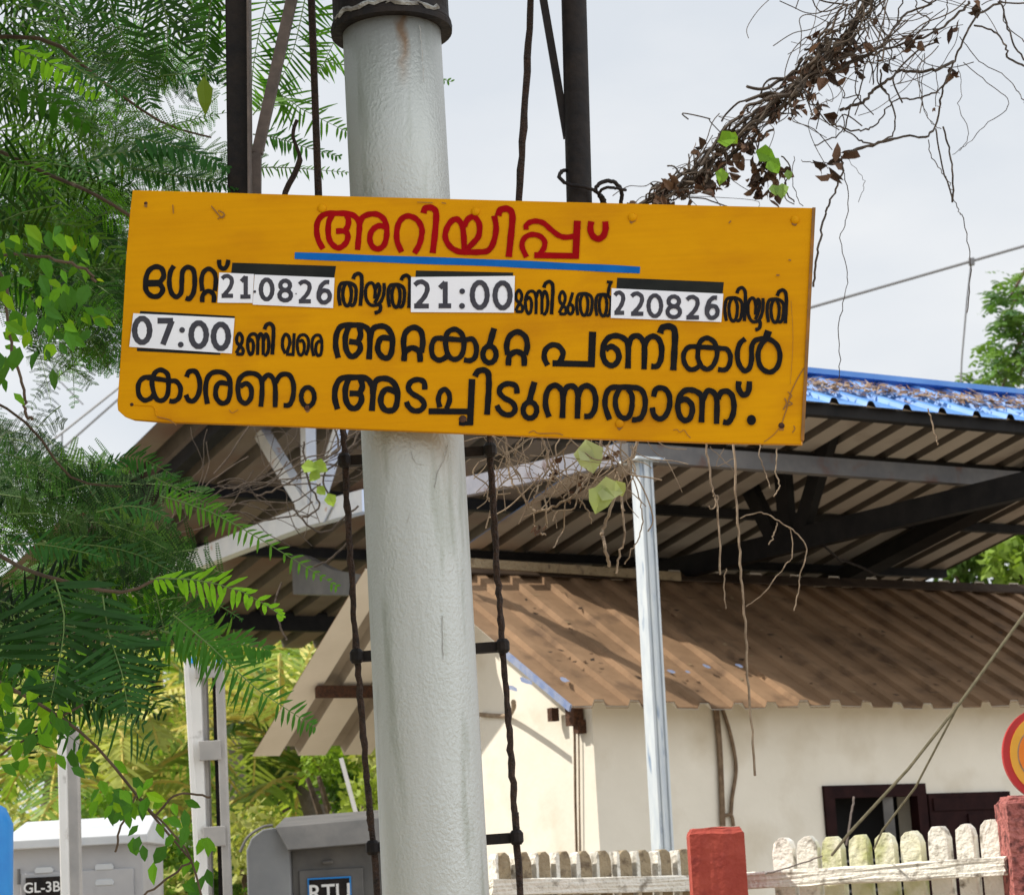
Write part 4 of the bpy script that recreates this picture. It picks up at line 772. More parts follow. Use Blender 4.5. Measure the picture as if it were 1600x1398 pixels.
m_ = MB(); m_.add([(xb-.05, YR2-.03, z+.03), (xr+.03, YR2-.03, z+.05), (xr+.03, YR2+.5, z+.1), (xb-.07, YR2+.5, z+.085), (xb, YR2-.06, z-.06), (xr+.03, YR2-.06, z-.045), (xr+.03, YR2+.5, z-.05), (xb, YR2+.5, z-.06)], [(0, 1, 2, 3), (4, 5, 1, 0), (0, 3, 7, 4), (1, 5, 6, 2), (3, 2, 6, 7), (7, 6, 5, 4)]); obj('roof', m_, mBoxDark, t_, bevel=.004)
m_ = MB(); m_.tube(crom([(xa-.012, YR2-.01, z-.055), (xa+.02, YR2-.01, z), (xa+.075, YR2-.01, z+.033), (xb-.06, YR2-.01, z+.038)], 5), .006, 6); obj('hood_edge', m_, mBoxDark, t_)
dr = MB(); da_, db_ = at(466, 1330, YR2+.04)[0], at(566, 1330, YR2+.04)[0]; dr.box(((da_+db_)/2, YR2+.045, z/2-.06), (1, 0, 0), (0, 1, 0), (0, 0, 1), (db_-da_)/2, .008, z/2-.075); door = obj('door', dr, mBoxDark, t_, bevel=.004)
m_ = MB(); c = at(512, 1346, YR2+.03); m_.lathe(c-np.array([.022, 0, 0]), (1, 0, 0), [(0, .004), (.004, .008), (.04, .008), (.044, .004)], 8); obj('handle', m_, mBoxDark, door)
pc = at(515, 1392, YR2+.03); m_ = MB(); m_.box(pc, (1, 0, 0), (0, 1, 0), (0, 0, 1), 31*px(YR2), .004, 19*px(YR2)); obj('number_plate', m_, mBlackMetal, t_)
m_ = MB(); m_.box(pc+np.array([0, .002, 0]), (1, 0, 0), (0, 1, 0), (0, 0, 1), 33.5*px(YR2), .004, 21.5*px(YR2)); obj('plate_border', m_, mBlueCover, t_); txt('RTU', .085, mPlateWhite, t_, pc-np.array([0, .006, .006]))
# channel post before the first cabinet
t_ = thing('steel_post', 'white and grey channel post standing before the GL-3B cabinet', 'post', at(110, 1398, 8)*np.array([1, 1, 0]))
def vpost(name, xt, yt, xb_, Y, w_, d, m, par, fy=0):
    P, Q = at(xt, yt, Y), at(xb_, 1398, Y); dd = unit(Q-P); Q = P+dd*(P[2]/-dd[2]); k = MB(); k.bar(Q+np.array([0, fy, 0]), P+np.array([0, fy, 0]), w_, d, (0, 1, 0)); return obj(name, k, m, par, bevel=.003)
vpost('flange', 97, 1130, 103, 8.0, 12*px(8), .05, mPost, t_); vpost('web', 112, 1134, 117, 8.03, 20*px(8), .05, mPostGrey, t_)
YT = 8.4
t_ = thing('battened_post', 'tall twin channel post joined by batten plates, blue painted tips, before the palms', 'post', at(325, 1398, YT)*np.array([1, 1, 0]))
vpost('channel', 292, 1030, 312, YT, 8*px(YT), .05, mPost, t_); vpost('channel', 305, 1033, 318, YT+.01, 18*px(YT), .05, mPost, t_); vpost('channel', 318, 1036, 328, YT+.04, 10*px(YT), .05, mPostGrey, t_)
vpost('channel', 343, 1036, 356, YT, 12*px(YT), .05, mPostGrey, t_); vpost('channel', 335, 1040, 346, YT+.05, 6*px(YT), .05, mBlackMetal, t_)
for x, y in ((328, 1172), (335, 1306), (322, 1050)):
    m_ = MB(); m_.box(at(x, y, YT-.035), (1, 0, 0), (0, 1, 0), (0, 0, 1), 17*px(YT), .006, (15 if y > 1100 else 9)*px(YT)); m_.lathe(at(x-2, y+3, YT-.035), (0, -1, 0), [(0, .008), (.008, .008)], 8); obj('batten_plate', m_, mPostGrey, t_, bevel=.002)
for x in (303, 324, 343):
    m_ = MB(); m_.lathe(at(x, 1036, YT-.02), (0, 0, 1), [(0, .012), (.02, .011), (.034, .003)], 8); obj('tip', m_, mBlueCover, t_)
m_ = MB(); c = at(-42, 1300, 7.0); m_.lathe((c[0], 7.0, 0), (0, 0, 1), [(0, .1), (1.6, .118), (c[2]+.02, .122), (c[2]+.07, .1), (c[2]+.1, .05)], 24)
tag(obj('blue_cover', m_, mBlueCover, smooth=True), 'bright blue plastic cover cut off by the left edge beside the cabinet', 'cover')
m_ = MB(); m_.bar(at(533, 1184, 11), at(575, 1340, 11), .02, .02); tag(obj('leaning_pole', m_, mPost), 'thin white pole leaning behind the RTU cabinet', 'pole')

# ------------------------------------------------------------------ ropes and wires
m_ = MB(); A = at(1640, 900, 5.6); P = [A, at(1600, 960, 5.6), at(1500, 1098, 5.7)]
m_.tube(P+[at(1420, 1200, 5.8), at(1326, 1302, 5.9), at(1300, 1335, 6.55)], .0042, 6); m_.tube([at(1497, 1102, 5.7), at(1430, 1230, 5.9), at(1378, 1298, 6.0), at(1366, 1325, 6.56)], .003, 6)
tag(obj('guy_rope', m_, mRope), 'olive rope stretched down to the white picket fence, forked near its foot', 'rope')
m_ = MB(); m_.tube(wob([at(1195, 1365, YF-.07), at(1240, 1352, YF-.06), at(1285, 1337, YF-.05)], .0008), .0022, 5); m_.tube(wob([at(1322, 1320, YF-.06), at(1330, 1270, YF-.05), at(1334, 1244, YF-.04)], .001), .0035, 5)
tag(obj('loose_wire', m_, mGreyBar), 'loose grey wire lying across the tops of the pickets', 'wire')
m_ = MB(); P0, P1 = at(150, 802, 25), at(1800, 327, 25); P = [P0+(P1-P0)*k for k in np.linspace(0, 1, 12)]; m_.tube(P, .017, 6)
m_.tube([at(1518, 408, 25), at(1511, 470, 25), at(1503, 560, 25), at(1499, 640, 25)], .011, 5); m_.box(at(1518, 409, 25), (1, 0, 0), (0, 1, 0), (0, 0, 1), .03, .03, .04)
tag(obj('overhead_wire', m_, mWire), 'overhead line wire with a dropper across the sky, right of the board', 'wire', 'overhead line wires')
m_ = MB(); m_.tube([at(40, 722, 25), at(212, 585, 25)], .014, 5); m_.tube([at(40, 752, 25), at(212, 600, 25)], .014, 5); m_.tube([at(97, 676, 25), at(97, 705, 25)], .01, 5); m_.tube([at(95, 597, 25), at(130, 632, 25)], .008, 5)
tag(obj('overhead_wire', m_, mWire), 'pair of thin overhead wires crossing the sky left of the board', 'wire', 'overhead line wires')

# ------------------------------------------------------------------ the dry creeper, upper right
YV = 5.0
spine = [(985, 330), (1035, 300), (1085, 278), (1140, 222), (1200, 168), (1265, 112), (1310, 72), (1345, 15), (1385, -70), (1430, -160)]
SPW = np.array(crom([at(x, y, YV) for x, y in spine], 14))
cre = thing('dry_creeper', 'dry brown creeper with a few green leaves, draped on a stay above the board', 'creeper', SPW[len(SPW)//2])
st = MB(); st.tube(SPW[::4], .006, 6); obj('stay_wire', st, mTwigDark, cre)
st = MB()
for i in range(125):
    a = random.randrange(0, len(SPW)-12); n_ = random.randrange(10, 40); seg = SPW[a:a+n_:3]
    if len(seg) < 3: continue
    off = rng.normal(0, 1, 3)*np.array([.024, .03, .028]); o2 = rng.normal(0, 1, 3)*np.array([.024, .03, .028])
    P = [q+off*(1-k)+o2*k+rng.normal(0, .007, 3) for q, k in zip(seg, np.linspace(0, 1, len(seg)))]
    st.tube(crom(P, 3), random.choice([.0009, .0012, .0016, .002, .003, .004]), 4)
for i in range(45):                                  # sprawling loops below and right of the bundle
    a = random.randrange(10, len(SPW)-20); p = SPW[a]; L_ = random.uniform(.05, .2); d = unit(np.array([random.uniform(-.2, 1), random.uniform(-.3, .3), random.uniform(-1, .1)]))
    P = [p]+[p+d*L_*k+rng.normal(0, .02, 3) for k in (.35, .7, 1)]; P.append(P[-1]+np.array([random.uniform(-.03, .06), 0, -random.uniform(.0, .06)])); st.tube(crom(P, 4), random.choice([.0009, .0012, .0016]), 4)
z4 = lambda q: [(1140+a/3.478, c/3.478) for a, c in q]
TEND = [([(620, 0), (600, 50), (480, 200), (410, 310), (300, 460), (170, 560), (60, 650), (-20, 760)], 1.2), ([(640, 20), (620, 110), (640, 180), (600, 240)], 1.4), ([(700, 10), (560, 110), (470, 230), (370, 340)], .9),
        ([(1100, 20), (960, 80), (870, 190), (800, 270), (640, 340), (560, 420)], 2.0), ([(1300, 10), (1240, 80), (1100, 180), (960, 230), (820, 280), (690, 330), (560, 400)], 2.4), ([(1480, 10), (1350, 80), (1280, 200), (1220, 330), (1180, 420), (1150, 520), (1130, 640), (1080, 740), (980, 745), (800, 780), (640, 830)], 2.0),
        ([(1220, 335), (1120, 380), (1000, 390), (920, 390), (860, 440), (780, 490), (740, 550), (660, 580), (600, 600)], 2.6), ([(1190, 440), (1100, 510), (1000, 540), (900, 545), (840, 620), (780, 690), (700, 710), (600, 690), (540, 660)], 1.5),
        ([(820, 380), (830, 460), (870, 540), (900, 640), (880, 740), (760, 780), (690, 750), (620, 700)], 1.5), ([(860, 190), (880, 300), (870, 380), (920, 390)], 1.3), ([(760, 130), (740, 230), (770, 350), (780, 460)], 1.3),
        ([(940, 0), (900, 130), (880, 200), (760, 300), (720, 420), (700, 520), (650, 600), (620, 720)], 1.2), ([(1010, 0), (1020, 60), (1080, 120), (960, 240)], 1.2), ([(1180, 0), (1180, 80), (1100, 160)], 1.1),
        ([(1470, 0), (1500, 100), (1540, 230), (1600, 330)], 1.5), ([(1500, 0), (1490, 110), (1600, 230)], 1.0), ([(1330, 140), (1440, 170), (1500, 250), (1520, 320), (1600, 360)], 1.8), ([(1250, 200), (1350, 330), (1480, 400), (1560, 490), (1600, 560)], .9),
        ([(1270, 340), (1400, 450), (1510, 540), (1500, 600), (1380, 690), (1300, 780), (1210, 840)], .7), ([(1080, 760), (1100, 860), (1160, 940), (1210, 1040), (1240, 1140), (1270, 1183), (1300, 1340), (1310, 1500), (1290, 1700)], .8), ([(1160, 690), (1190, 800), (1210, 920), (1210, 1100)], 1.5), ([(1120, 700), (1150, 880), (1200, 1040), (1215, 1090)], 1.3),
        ([(1060, 290), (1050, 420), (1050, 560), (1090, 660), (1150, 700)], .7), ([(1100, 350), (1130, 450), (1120, 580)], .7), ([(1040, 370), (1030, 480), (1060, 600), (1110, 680)], .6), ([(610, 850), (610, 930), (570, 1050), (530, 1130), (515, 1183), (490, 1300), (470, 1420), (455, 1560)], 1.8), ([(610, 900), (640, 1040), (635, 1180), (600, 1300), (640, 1480), (625, 1620), (590, 1790), (600, 1990), (590, 2060)], .8),
        ([(630, 860), (720, 960), (730, 1020), (700, 1100)], .5), ([(600, 880), (450, 885), (390, 870)], .8), ([(640, 830), (780, 790), (920, 750)], 1.2), ([(1240, 350), (1260, 500), (1250, 600), (1300, 720), (1250, 820)], .6), ([(460, 790), (560, 750), (620, 700), (610, 620)], 1.1), ([(350, 850), (340, 960), (370, 1080), (400, 1120)], .8), ([(280, 850), (330, 920), (300, 1010), (350, 1100)], 1.2)]
for P, r in TEND: st.tube(wob([at(x, y, YV+random.uniform(-.04, .04)) for x, y in z4(P)], .0016, 5), r*px(YV)*1.0, 4)
for i in range(60):                                  # the loose web between the bundle and the upper right corner
    x, y = random.uniform(1250, 1560), 0; x += 0; y = random.uniform(-60, 120)
    if y > (1650-x)*.42: continue
    P = [at(x, y, YV+random.uniform(-.1, .1))]; a = random.choice([2.5, 2.2, 2.8, -.3])+random.gauss(0, .3)
    for k in range(5): a += random.gauss(0, .35); P.append(P[-1]+np.array([math.cos(a), random.uniform(-.3, .3), -math.sin(a)*1.0])*random.uniform(.025, .06))
    st.tube(crom(P, 4), random.choice([.0009, .0012, .0016, .0022]), 4)
obj('stem', st, mTwigDark, cre)
DL = Leaves()
def dry(p, sz):
    for k in range(3):
        d = unit(rng.normal(0, 1, 3)+np.array([0, 0, -.7])); nr = unit(rng.normal(0, 1, 3)); l = sz*random.uniform(.6, 1.1)
        DL.quads(blade(p+rng.normal(0, sz*.15, 3), d, nr, l, l*random.uniform(.35, .7), random.uniform(-.6, .7)), np.array([[.09, .05, .035], [.15, .09, .06], [.06, .04, .03], [.2, .12, .08]][random.randrange(4)])*random.uniform(.7, 1.2))
for i in range(120):
    q = SPW[int(len(SPW)*.72*random.random()**.9)]+rng.normal(0, 1, 3)*np.array([.026, .03, .026])+np.array([.012, 0, -.012]); dry(q, random.uniform(.018, .045))
for i in range(26):                                  # a drooping clump of dead leaves just above the board
    dry(at(random.gauss(1195, 14), random.gauss(272, 20), YV), .035)
for a, c, sz in ((840, 330, .03), (1020, 240, .05), (990, 225, .045), (1040, 225, .04), (1220, 150, .05), (1130, 195, .022), (1350, 40, .04), (1215, 390, .035), (1205, 375, .03), (540, 930, .05), (545, 900, .05), (600, 850, .055), (800, 100, .03), (910, 295, .015), (620, 840, .04), (700, 380, .02), (1115, 580, .015)):
    (x, y), = z4([(a, c)]); dry(at(x, y, YV), sz)
obj_d = DL.build('dead_leaf', mDryLeaf, cre)
def ivy(par, x, y, Y, sz, ang, col, tilt=.3):         # a pointed heart-shaped leaf hanging nearly face on
    p = at(x, y, Y); d = np.array([math.cos(ang), random.uniform(-tilt, tilt), -math.sin(ang)]); nr = unit(np.array([random.uniform(-.4, .4), -1, random.uniform(-.3, .3)]))
    LV = Leaves(); LV.quads(blade(p, d, nr, sz, sz*.85, .12), np.array(col)*random.uniform(.9, 1.1)); LV.build('green_leaf', mLeaf, par)
for x, y, a, sz, c in ((1120, 222, -.2, .05, (.2, .38, .03)), (1128, 262, 1.7, .04, (.2, .36, .05)), (1180, 236, .4, .05, (.16, .33, .03)), (1200, 246, 1.0, .045, (.2, .4, .05)), (1222, 286, 1.7, .04, (.25, .4, .1)), (1206, 288, 1.3, .03, (.24, .38, .1)), (1230, 265, 1.4, .025, (.25, .4, .12)), (1136, 208, .8, .035, (.26, .42, .04))): ivy(cre, x, y, YV-.05, sz, a, c)
# creeper ends hanging below the board
YH = 4.9
hc = thing('hanging_creeper', 'tangle of pale dry vine ends with green leaves hanging below the board', 'creeper', at(880, 720, YH))
st = MB(); z1_ = lambda q: [(680+a/3.478, 660+c/3.478) for a, c in q]
HT = [([(300, 30), (370, 60), (390, 170), (400, 260), (430, 340), (500, 430), (540, 490)], 1.8), ([(540, 490), (660, 450), (760, 390), (820, 310), (890, 200), (900, 100), (880, 40)], 2.2), ([(570, 60), (600, 130), (610, 230), (640, 270), (600, 370), (600, 480), (610, 570)], 1.6), ([(750, 60), (720, 120), (640, 220), (570, 330), (540, 400), (520, 450)], 1.4),
      ([(500, 60), (450, 120), (430, 180)], 1.6), ([(700, 150), (710, 260), (740, 330), (700, 420)], 1.2), ([(1110, 60), (1080, 170), (1030, 260), (1000, 330), (960, 450), (920, 560), (905, 610)], 2.6), ([(905, 600), (925, 680), (945, 780)], 2.8), ([(960, 60), (900, 230), (870, 300), (920, 340), (980, 300), (960, 200)], 1.4), ([(1060, 130), (1080, 300), (1110, 430), (1130, 540), (1100, 640), (1060, 700), (1030, 770)], 1.1),
      ([(540, 490), (540, 570), (580, 600), (600, 610)], 1.4), ([(640, 270), (720, 380), (700, 470), (690, 590), (640, 680)], 1.2), ([(1010, 400), (1030, 600), (1000, 720), (985, 820)], 1.8), ([(780, 410), (830, 480), (850, 550)], 1.2), ([(300, 360), (380, 350), (430, 360)], 1.2), ([(290, 380), (285, 410), (300, 430)], 1.2), ([(1000, 80), (1020, 250), (1010, 380), (1030, 480)], 1.3), ([(830, 60), (800, 200), (790, 290)], 1.1), ([(860, 380), (940, 410), (1010, 340), (980, 250)], 1.3)]
for P, r in HT: st.tube(wob([at(x, y, YH+random.uniform(-.03, .03)) for x, y in z1_(P)], .0016, 5), r*px(YH), 5)
for i in range(60):
    x = random.uniform(745, 1010); y = random.uniform(660, 740); P = [at(x, y, YH+random.uniform(-.06, .06))]; a = random.uniform(.6, 2.6)
    for k in range(4): a += random.gauss(0, .5); P.append(P[-1]+np.array([math.cos(a), 0, -abs(math.sin(a))])*random.uniform(.02, .05))
    st.tube(crom(P, 4), random.choice([.0008, .0011, .0016]), 4)
z2_ = lambda q: [(1100+a/3.2, 560+c/3.2) for a, c in q]
for P, r in (([(10, 410), (20, 500), (40, 650), (60, 720), (75, 850), (80, 1080)], 2.0), ([(150, 380), (155, 500), (160, 700), (175, 900), (185, 1060), (200, 1250), (210, 1400), (215, 1550), (235, 1800), (255, 2085)], 2.4), ([(280, 430), (280, 500), (310, 580), (330, 650)], 1.2), ([(365, 450), (360, 550), (375, 640), (350, 690)], 1.4), ([(180, 800), (270, 770), (340, 790), (430, 850), (490, 900), (515, 970), (480, 1080), (470, 1170), (450, 1260)], 1.3), ([(440, 1000), (440, 880), (420, 840)], 1.0), ([(210, 1240), (300, 1170), (400, 1040), (440, 1000)], 1.1), ([(325, 930), (350, 880), (365, 820)], 1.4), ([(110, 1050), (100, 1120), (110, 1250)], 1.3), ([(45, 690), (70, 690), (50, 750), (20, 740)], 1.5), ([(30, 440), (90, 500), (150, 560)], .8), ([(100, 450), (60, 540), (150, 500)], .7), ([(1120, 250), (1140, 320), (1165, 400), (1168, 430)], 1.5)):
    st.tube(wob([at(x, y, YH) for x, y in z2_(P)], .0011, 5), r*px(YH)*.85, 5, .12)
obj('stem', st, mTwigPale, hc)
DL = Leaves()
for x, y, a, sz, c in ((915, 685, 1.4, .08, (.52, .56, .36)), (928, 762, .2, .065, (.46, .52, .27)), (944, 755, 1.9, .07, (.42, .5, .22)), (962, 750, 1.2, .04, (.42, .46, .2)), (902, 702, .5, .045, (.46, .5, .32))): ivy(hc, x, y, YH-.06, sz, a, c)
for x, y in ((862, 735), (868, 728), (958, 705), (950, 712), (965, 718), (846, 830), (840, 822), (905, 750), (900, 775)): dry(at(x, y, YH), .026)
DL.build('dead_leaf', mDryLeaf, hc)
# dead creeper caught on the white truss of the far canopy
YK = 7.5
st = MB(); dc = thing('dead_creeper', 'mass of dead brown creeper trailing over the white truss, left of the mast', 'creeper', at(450, 760, YK))
for i in range(55):
    x = random.uniform(250, 540); y = 700+(560-x)*.38+random.gauss(0, 16); P = [at(x, y, YK+random.uniform(-.1, .1))]; a = -.45+random.gauss(0, .5)
    for k in range(5): a += random.gauss(0, .35); P.append(P[-1]+np.array([math.cos(a), 0, -math.sin(a)])*random.uniform(.03, .09))
    st.tube(crom(P, 3), random.choice([.0012, .0016, .0024]), 4)
for P in ([(520, 660), (528, 700), (500, 720), (440, 760), (400, 775)], [(475, 690), (480, 750), (500, 790), (470, 810)], [(560, 690), (530, 720), (505, 745), (520, 790)], [(455, 790), (480, 820), (510, 830), (560, 790)], [(548, 840), (520, 870), (490, 885)], [(440, 910), (430, 940), (436, 970), (448, 1000)]): st.tube(wob([at(x, y, YK-.1) for x, y in P], .002), .0035, 5)
obj('stem', st, mTwigDark, dc)
for x, y, a, sz in ((470, 728, .2, .06), (488, 722, .6, .06), (500, 735, 2.4, .05), (512, 770, 1.2, .05), (495, 760, .8, .04)): ivy(dc, x, y, YK-.15, sz, a, (.3, .42, .08))

# ------------------------------------------------------------------ the feathery tree at left
TX, TY = -2.6, 4.6
ft = thing('feathery_tree', 'tree with feathery green fronds filling the left of the view, around the board', 'tree', (TX, TY, 0))
tk = MB(); tk.tube(crom([(TX, TY, 0), (TX+.05, TY, 1.2), (TX+.1, TY, 2.4), (TX+.3, TY-.1, 3.6), (TX+.5, TY-.1, 5.0)], 5), np.linspace(.16, .07, 21), 12, .05)
obj('trunk', tk, mBark, ft, smooth=True)
br = MB()
def limb(P, r0, r1):
    Q = [P[0]]
    for a, c in zip(P[:-1], P[1:]):
        k = max(1, int(np.linalg.norm(np.array(c)-a)/.22)); Q += [a+(np.array(c)-a)*i/k+(rng.normal(0, .008, 3) if i < k else 0) for i in range(1, k+1)]
    C = crom(Q, 3); br.tube(C, np.linspace(r0*.6, r1*.7, len(C)), 7, .08)
q0 = np.array([TX+.1, TY, 2.4])
limb([q0, at(-80, 215, 4.6), at(80, 275, 4.5), at(150, 305, 4.4), at(215, 345, 4.5)], .011, .005)
limb([np.array([TX+.3, TY-.1, 3.6]), at(-60, -60, 4.6), at(120, -40, 4.5), at(420, -60, 4.6), at(560, 20, 4.7)], .03, .006)
limb([q0, at(-100, 80, 4.6), at(60, 60, 4.5), at(150, 120, 4.5), at(250, 190, 4.6), at(330, 215, 4.6)], .018, .003)
limb([np.array([TX+.05, TY, 1.5]), at(-100, 830, 4.4), at(30, 885, 4.2), at(90, 905, 4.1), at(190, 925, 4.1), at(250, 900, 4.1)], .012, .004)
limb([np.array([TX+.05, TY, 1.3]), at(-120, 1000, 4.4), at(0, 1066, 4.3), at(75, 1108, 4.3), at(150, 1165, 4.3), at(240, 1275, 4.3), at(300, 1345, 4.3)], .012, .003)
limb([np.array([TX+.05, TY, 1.9]), at(-60, 620, 4.6), at(40, 660, 4.5), at(110, 745, 4.5), at(190, 760, 4.4)], .009, .003)
obj('branch', br, mBark, ft, smooth=True)
LV = Leaves(); TB = MB()
G1 = np.array([.042, .145, .013]); G2 = np.array([.027, .105, .018]); G3 = np.array([.17, .38, .008]); G4 = np.array([.085, .225, .012])
def pf(P, Y, plen, n, col, tilt=.5, dY=.0, **kw):    # a frond through photo pixels; its blade tilts away by tilt
    Q = [at(x, y, Y+dY*i/(len(P)-1)) for i, (x, y) in enumerate(P)]; axx = unit(Q[-1]-Q[0]); sd = np.cross(axx, (0, 1, 0)); sd = unit(sd)+np.array([0, tilt, 0])
    frond(LV, TB, Q, unit(sd), plen*px(Y), n, col, **kw)
# fronds one can single out
pf([(235, 905), (300, 905), (380, 925), (440, 962)], 3.9, 42, 22, G3, 1.0, wid=.009); pf([(235, 903), (300, 925), (350, 950), (378, 968)], 3.95, 16, 18, G2, .6)
pf([(250, 775), (330, 800), (420, 850), (525, 915)], 4.0, 34, 30, G4, .8); pf([(240, 745), (290, 770), (330, 790), (362, 812)], 4.1, 30, 20, G1, .6)
pf([(85, 905), (100, 960), (95, 1020), (80, 1090)], 3.8, 125, 23, G2*.75, .5, wid=.0085, fwd=.25); pf([(160, 930), (170, 990), (190, 1050), (200, 1110)], 3.85, 85, 22, G2*.8, .6, wid=.0075, fwd=.3)
pf([(270, 960), (330, 1010), (400, 1075), (492, 1135)], 3.9, 56, 36, G1*1.1, .5, wid=.0052); pf([(250, 985), (310, 1000), (370, 1005), (420, 1015)], 4.0, 55, 22, G1, .8)
pf([(0, 850), (60, 850), (110, 858), (160, 870)], 4.0, 40, 20, G2, .8); pf([(60, 848), (150, 852), (220, 868), (290, 905)], 4.1, 40, 22, G2, 1.0)
pf([(150, 740), (190, 715), (230, 720), (275, 745)], 4.1, 36, 20, G2, .8); pf([(150, 800), (200, 790), (240, 798), (265, 812)], 4.0, 32, 18, G2*1.2, 1.0)
pf([(20, 75), (70, 95), (110, 120), (152, 148)], 4.0, 34, 16, G3, .5, wid=.009); pf([(110, 100), (150, 125), (190, 140), (222, 148)], 4.0, 30, 18, G2, .8)
pf([(160, -20), (185, 40), (210, 100), (235, 165)], 4.3, 62, 26, G1*.7, .4, wid=.006); pf([(245, -30), (258, 20), (262, 70), (250, 110)], 4.3, 58, 24, G1*.7, .4, wid=.006); pf([(330, -10), (325, 40), (320, 80), (310, 130)], 4.3, 45, 20, G1*.8, .5)
pf([(205, 215), (260, 225), (310, 240), (356, 262)], 4.2, 52, 24, G2, 1.0); pf([(130, 255), (180, 240), (240, 235), (290, 230)], 4.2, 46, 24, G2, 1.0); pf([(200, 262), (260, 272), (320, 282), (370, 292)], 4.25, 40, 24, G2, 1.0)
pf([(255, 118), (300, 115), (340, 118), (385, 125)], 4.3, 34, 18, G2*1.2, .9); pf([(225, 205), (270, 195), (310, 185), (360, 175)], 4.35, 24, 18, G4, .8)
pf([(400, 262), (440, 262), (490, 265), (545, 270)], 4.6, 22, 22, G4, .8); pf([(395, 180), (430, 145), (470, 170), (540, 205)], 4.7, 60, 26, G4, .4, wid=.0055)
pf([(420, -10), (405, 50), (395, 110), (392, 160)], 4.7, 90, 24, G4*1.2, .3, wid=.0055, fwd=.6); pf([(480, -20), (470, 30), (455, 90), (430, 140)], 4.7, 75, 24, G1, .4, wid=.0055); pf([(545, -30), (530, 30), (520, 70), (500, 110)], 4.7, 60, 22, G4, .4, wid=.0055)
pf([(500, 95), (560, 105), (640, 112), (705, 128)], 4.75, 30, 22, G4, .6); pf([(395, 210), (430, 215), (470, 228), (530, 245)], 4.7, 34, 24, G1, .7)
pf([(320, 105), (322, 125), (322, 150), (320, 185)], 4.0, 10, 10, G4, .2)
# fronds filling the mass of the crown: (area polygon as boxes), count
def fill(n, x0, x1, y0, y1, Y0, Y1, L0, L1, pl0, pl1, cols, fine, drop=.3, ok=None, n_=20):
    k = 0; guard = 0
    while k < n and guard < n*30:
        guard += 1; x, y = random.uniform(x0, x1), random.uniform(y0, y1)
        if ok and not ok(x, y): continue
        Y = random.uniform(Y0, Y1)+.4; a = random.gauss(drop, .5); L_ = random.uniform(L0, L1); dx, dy = math.cos(a)*L_, math.sin(a)*L_
        if random.random() < .25: dx = -dx
        if not fine: n_ = max(10, int(L_/10.5))
        pf([(x-dx*.5, y-dy*.5), (x-dx*.15, y-dy*.2-L_*.05), (x+dx*.2, y+dy*.15-L_*.02), (x+dx*.5, y+dy*.5+L_*.06)], Y, random.uniform(pl0, pl1), n_, cols[random.randrange(len(cols))]*random.choice([.28, .42, .6, .8, 1.0, 1.3]), random.uniform(.3, 1.4), random.uniform(-.2, .2), fine=fine, wid=None if fine else random.uniform(4, 6)*px(Y))
        k += 1
CO = [G1*1.2, G2*1.2, G1*.8, G4*1.25, G1, G2, G3*.55]
fill(66, -60, 115, -40, 480, 4.0, 4.9, 120, 240, 40, 75, [G1, G1*.8, G2, G4*1.2, G4, G3*.6], False, .2, n_=30)
fill(16, 90, 345, -30, 60, 4.3, 5.0, 110, 200, 35, 55, CO, False, .3)
fill(50, 60, 345, 60, 300, 4.3, 5.2, 110, 200, 25, 50, CO, True, .15, lambda x, y: not (180 < x < 345 and 150 < y < 205) and not (140 < x < 200 and 262 < y < 290), 18)
fill(125, 0, 215, 290, 500, 4.3, 5.2, 90, 170, 25, 50, CO+[G1*.6], True, .3, lambda x, y: x > 30 or y < 420, 18)
fill(22, 130, 215, 460, 575, 4.3, 5.0, 80, 140, 22, 40, CO, True, .5, n_=16)
fill(14, 60, 130, 500, 590, 4.6, 5.2, 80, 140, 18, 30, CO, True, .6, n_=14)
fill(28, -20, 130, 640, 800, 4.4, 5.2, 90, 160, 22, 40, [G1, G2*.8, G1*.7], True, .4, lambda x, y: y > 640+x*.75, 18)
fill(52, -20, 270, 715, 960, 4.2, 5.0, 100, 200, 30, 60, CO, True, .2, lambda x, y: y > 720+max(0, x-250)*1.2 and y > 620+x*.6, 20)
fill(30, -20, 235, 890, 1130, 4.0, 4.9, 120, 200, 40, 80, [G2*.8, G1*.8, G2*.6, G1*.6], False, .4, n_=20)
fill(9, 200, 330, 930, 1010, 4.2, 4.8, 100, 150, 30, 50, CO, False, .5, None, 24)
# unseen crown above left, fronds added to keep sun off mast and board
for i in range(120):
    c = np.array([random.uniform(-3.4, -.35), random.uniform(3.7, 4.3), random.uniform(3.45, 5.2)])
    if c[2] < 3.35 and c[0] > -1.3: continue
    a = random.random()*6.28; L_ = random.uniform(.35, .6); d = np.array([math.cos(a), math.sin(a), -.25]); frond(LV, None, [c, c+d*L_*.5+np.array([0, 0, .03]), c+d*L_], np.array([-math.sin(a), math.cos(a), .1]), .13, 16, CO[i % 6]*.9, wid=.018)
for i in range(420):
    c = np.array([random.uniform(-2.9, -1.2), random.uniform(3.82, 4.3), random.uniform(1.6, 4.4)])
    if c[0] > -1.02-.23*(c[1]-4)-.15 and c[2] < 3.3: continue
    a = random.random()*6.28; L_ = random.uniform(.35, .55); d = np.array([math.cos(a), math.sin(a), -.3]); frond(LV, None, [c, c+d*L_*.5+np.array([0, 0, .03]), c+d*L_], np.array([-math.sin(a), math.cos(a), .1]), .12, 16, CO[i % 6]*.9, wid=.018)
for i in range(120):
    c = np.array([random.uniform(-1.8, -.85), random.uniform(3.9, 4.3), random.uniform(3.42, 4.6)])
    a = random.random()*6.28; L_ = random.uniform(.3, .45); d = np.array([math.cos(a), math.sin(a), 0]); frond(LV, None, [c, c+d*L_*.5+np.array([0, 0, .03]), c+d*L_], np.array([-math.sin(a), math.cos(a), .1]), .12, 16, CO[i % 6]*.9, wid=.02)
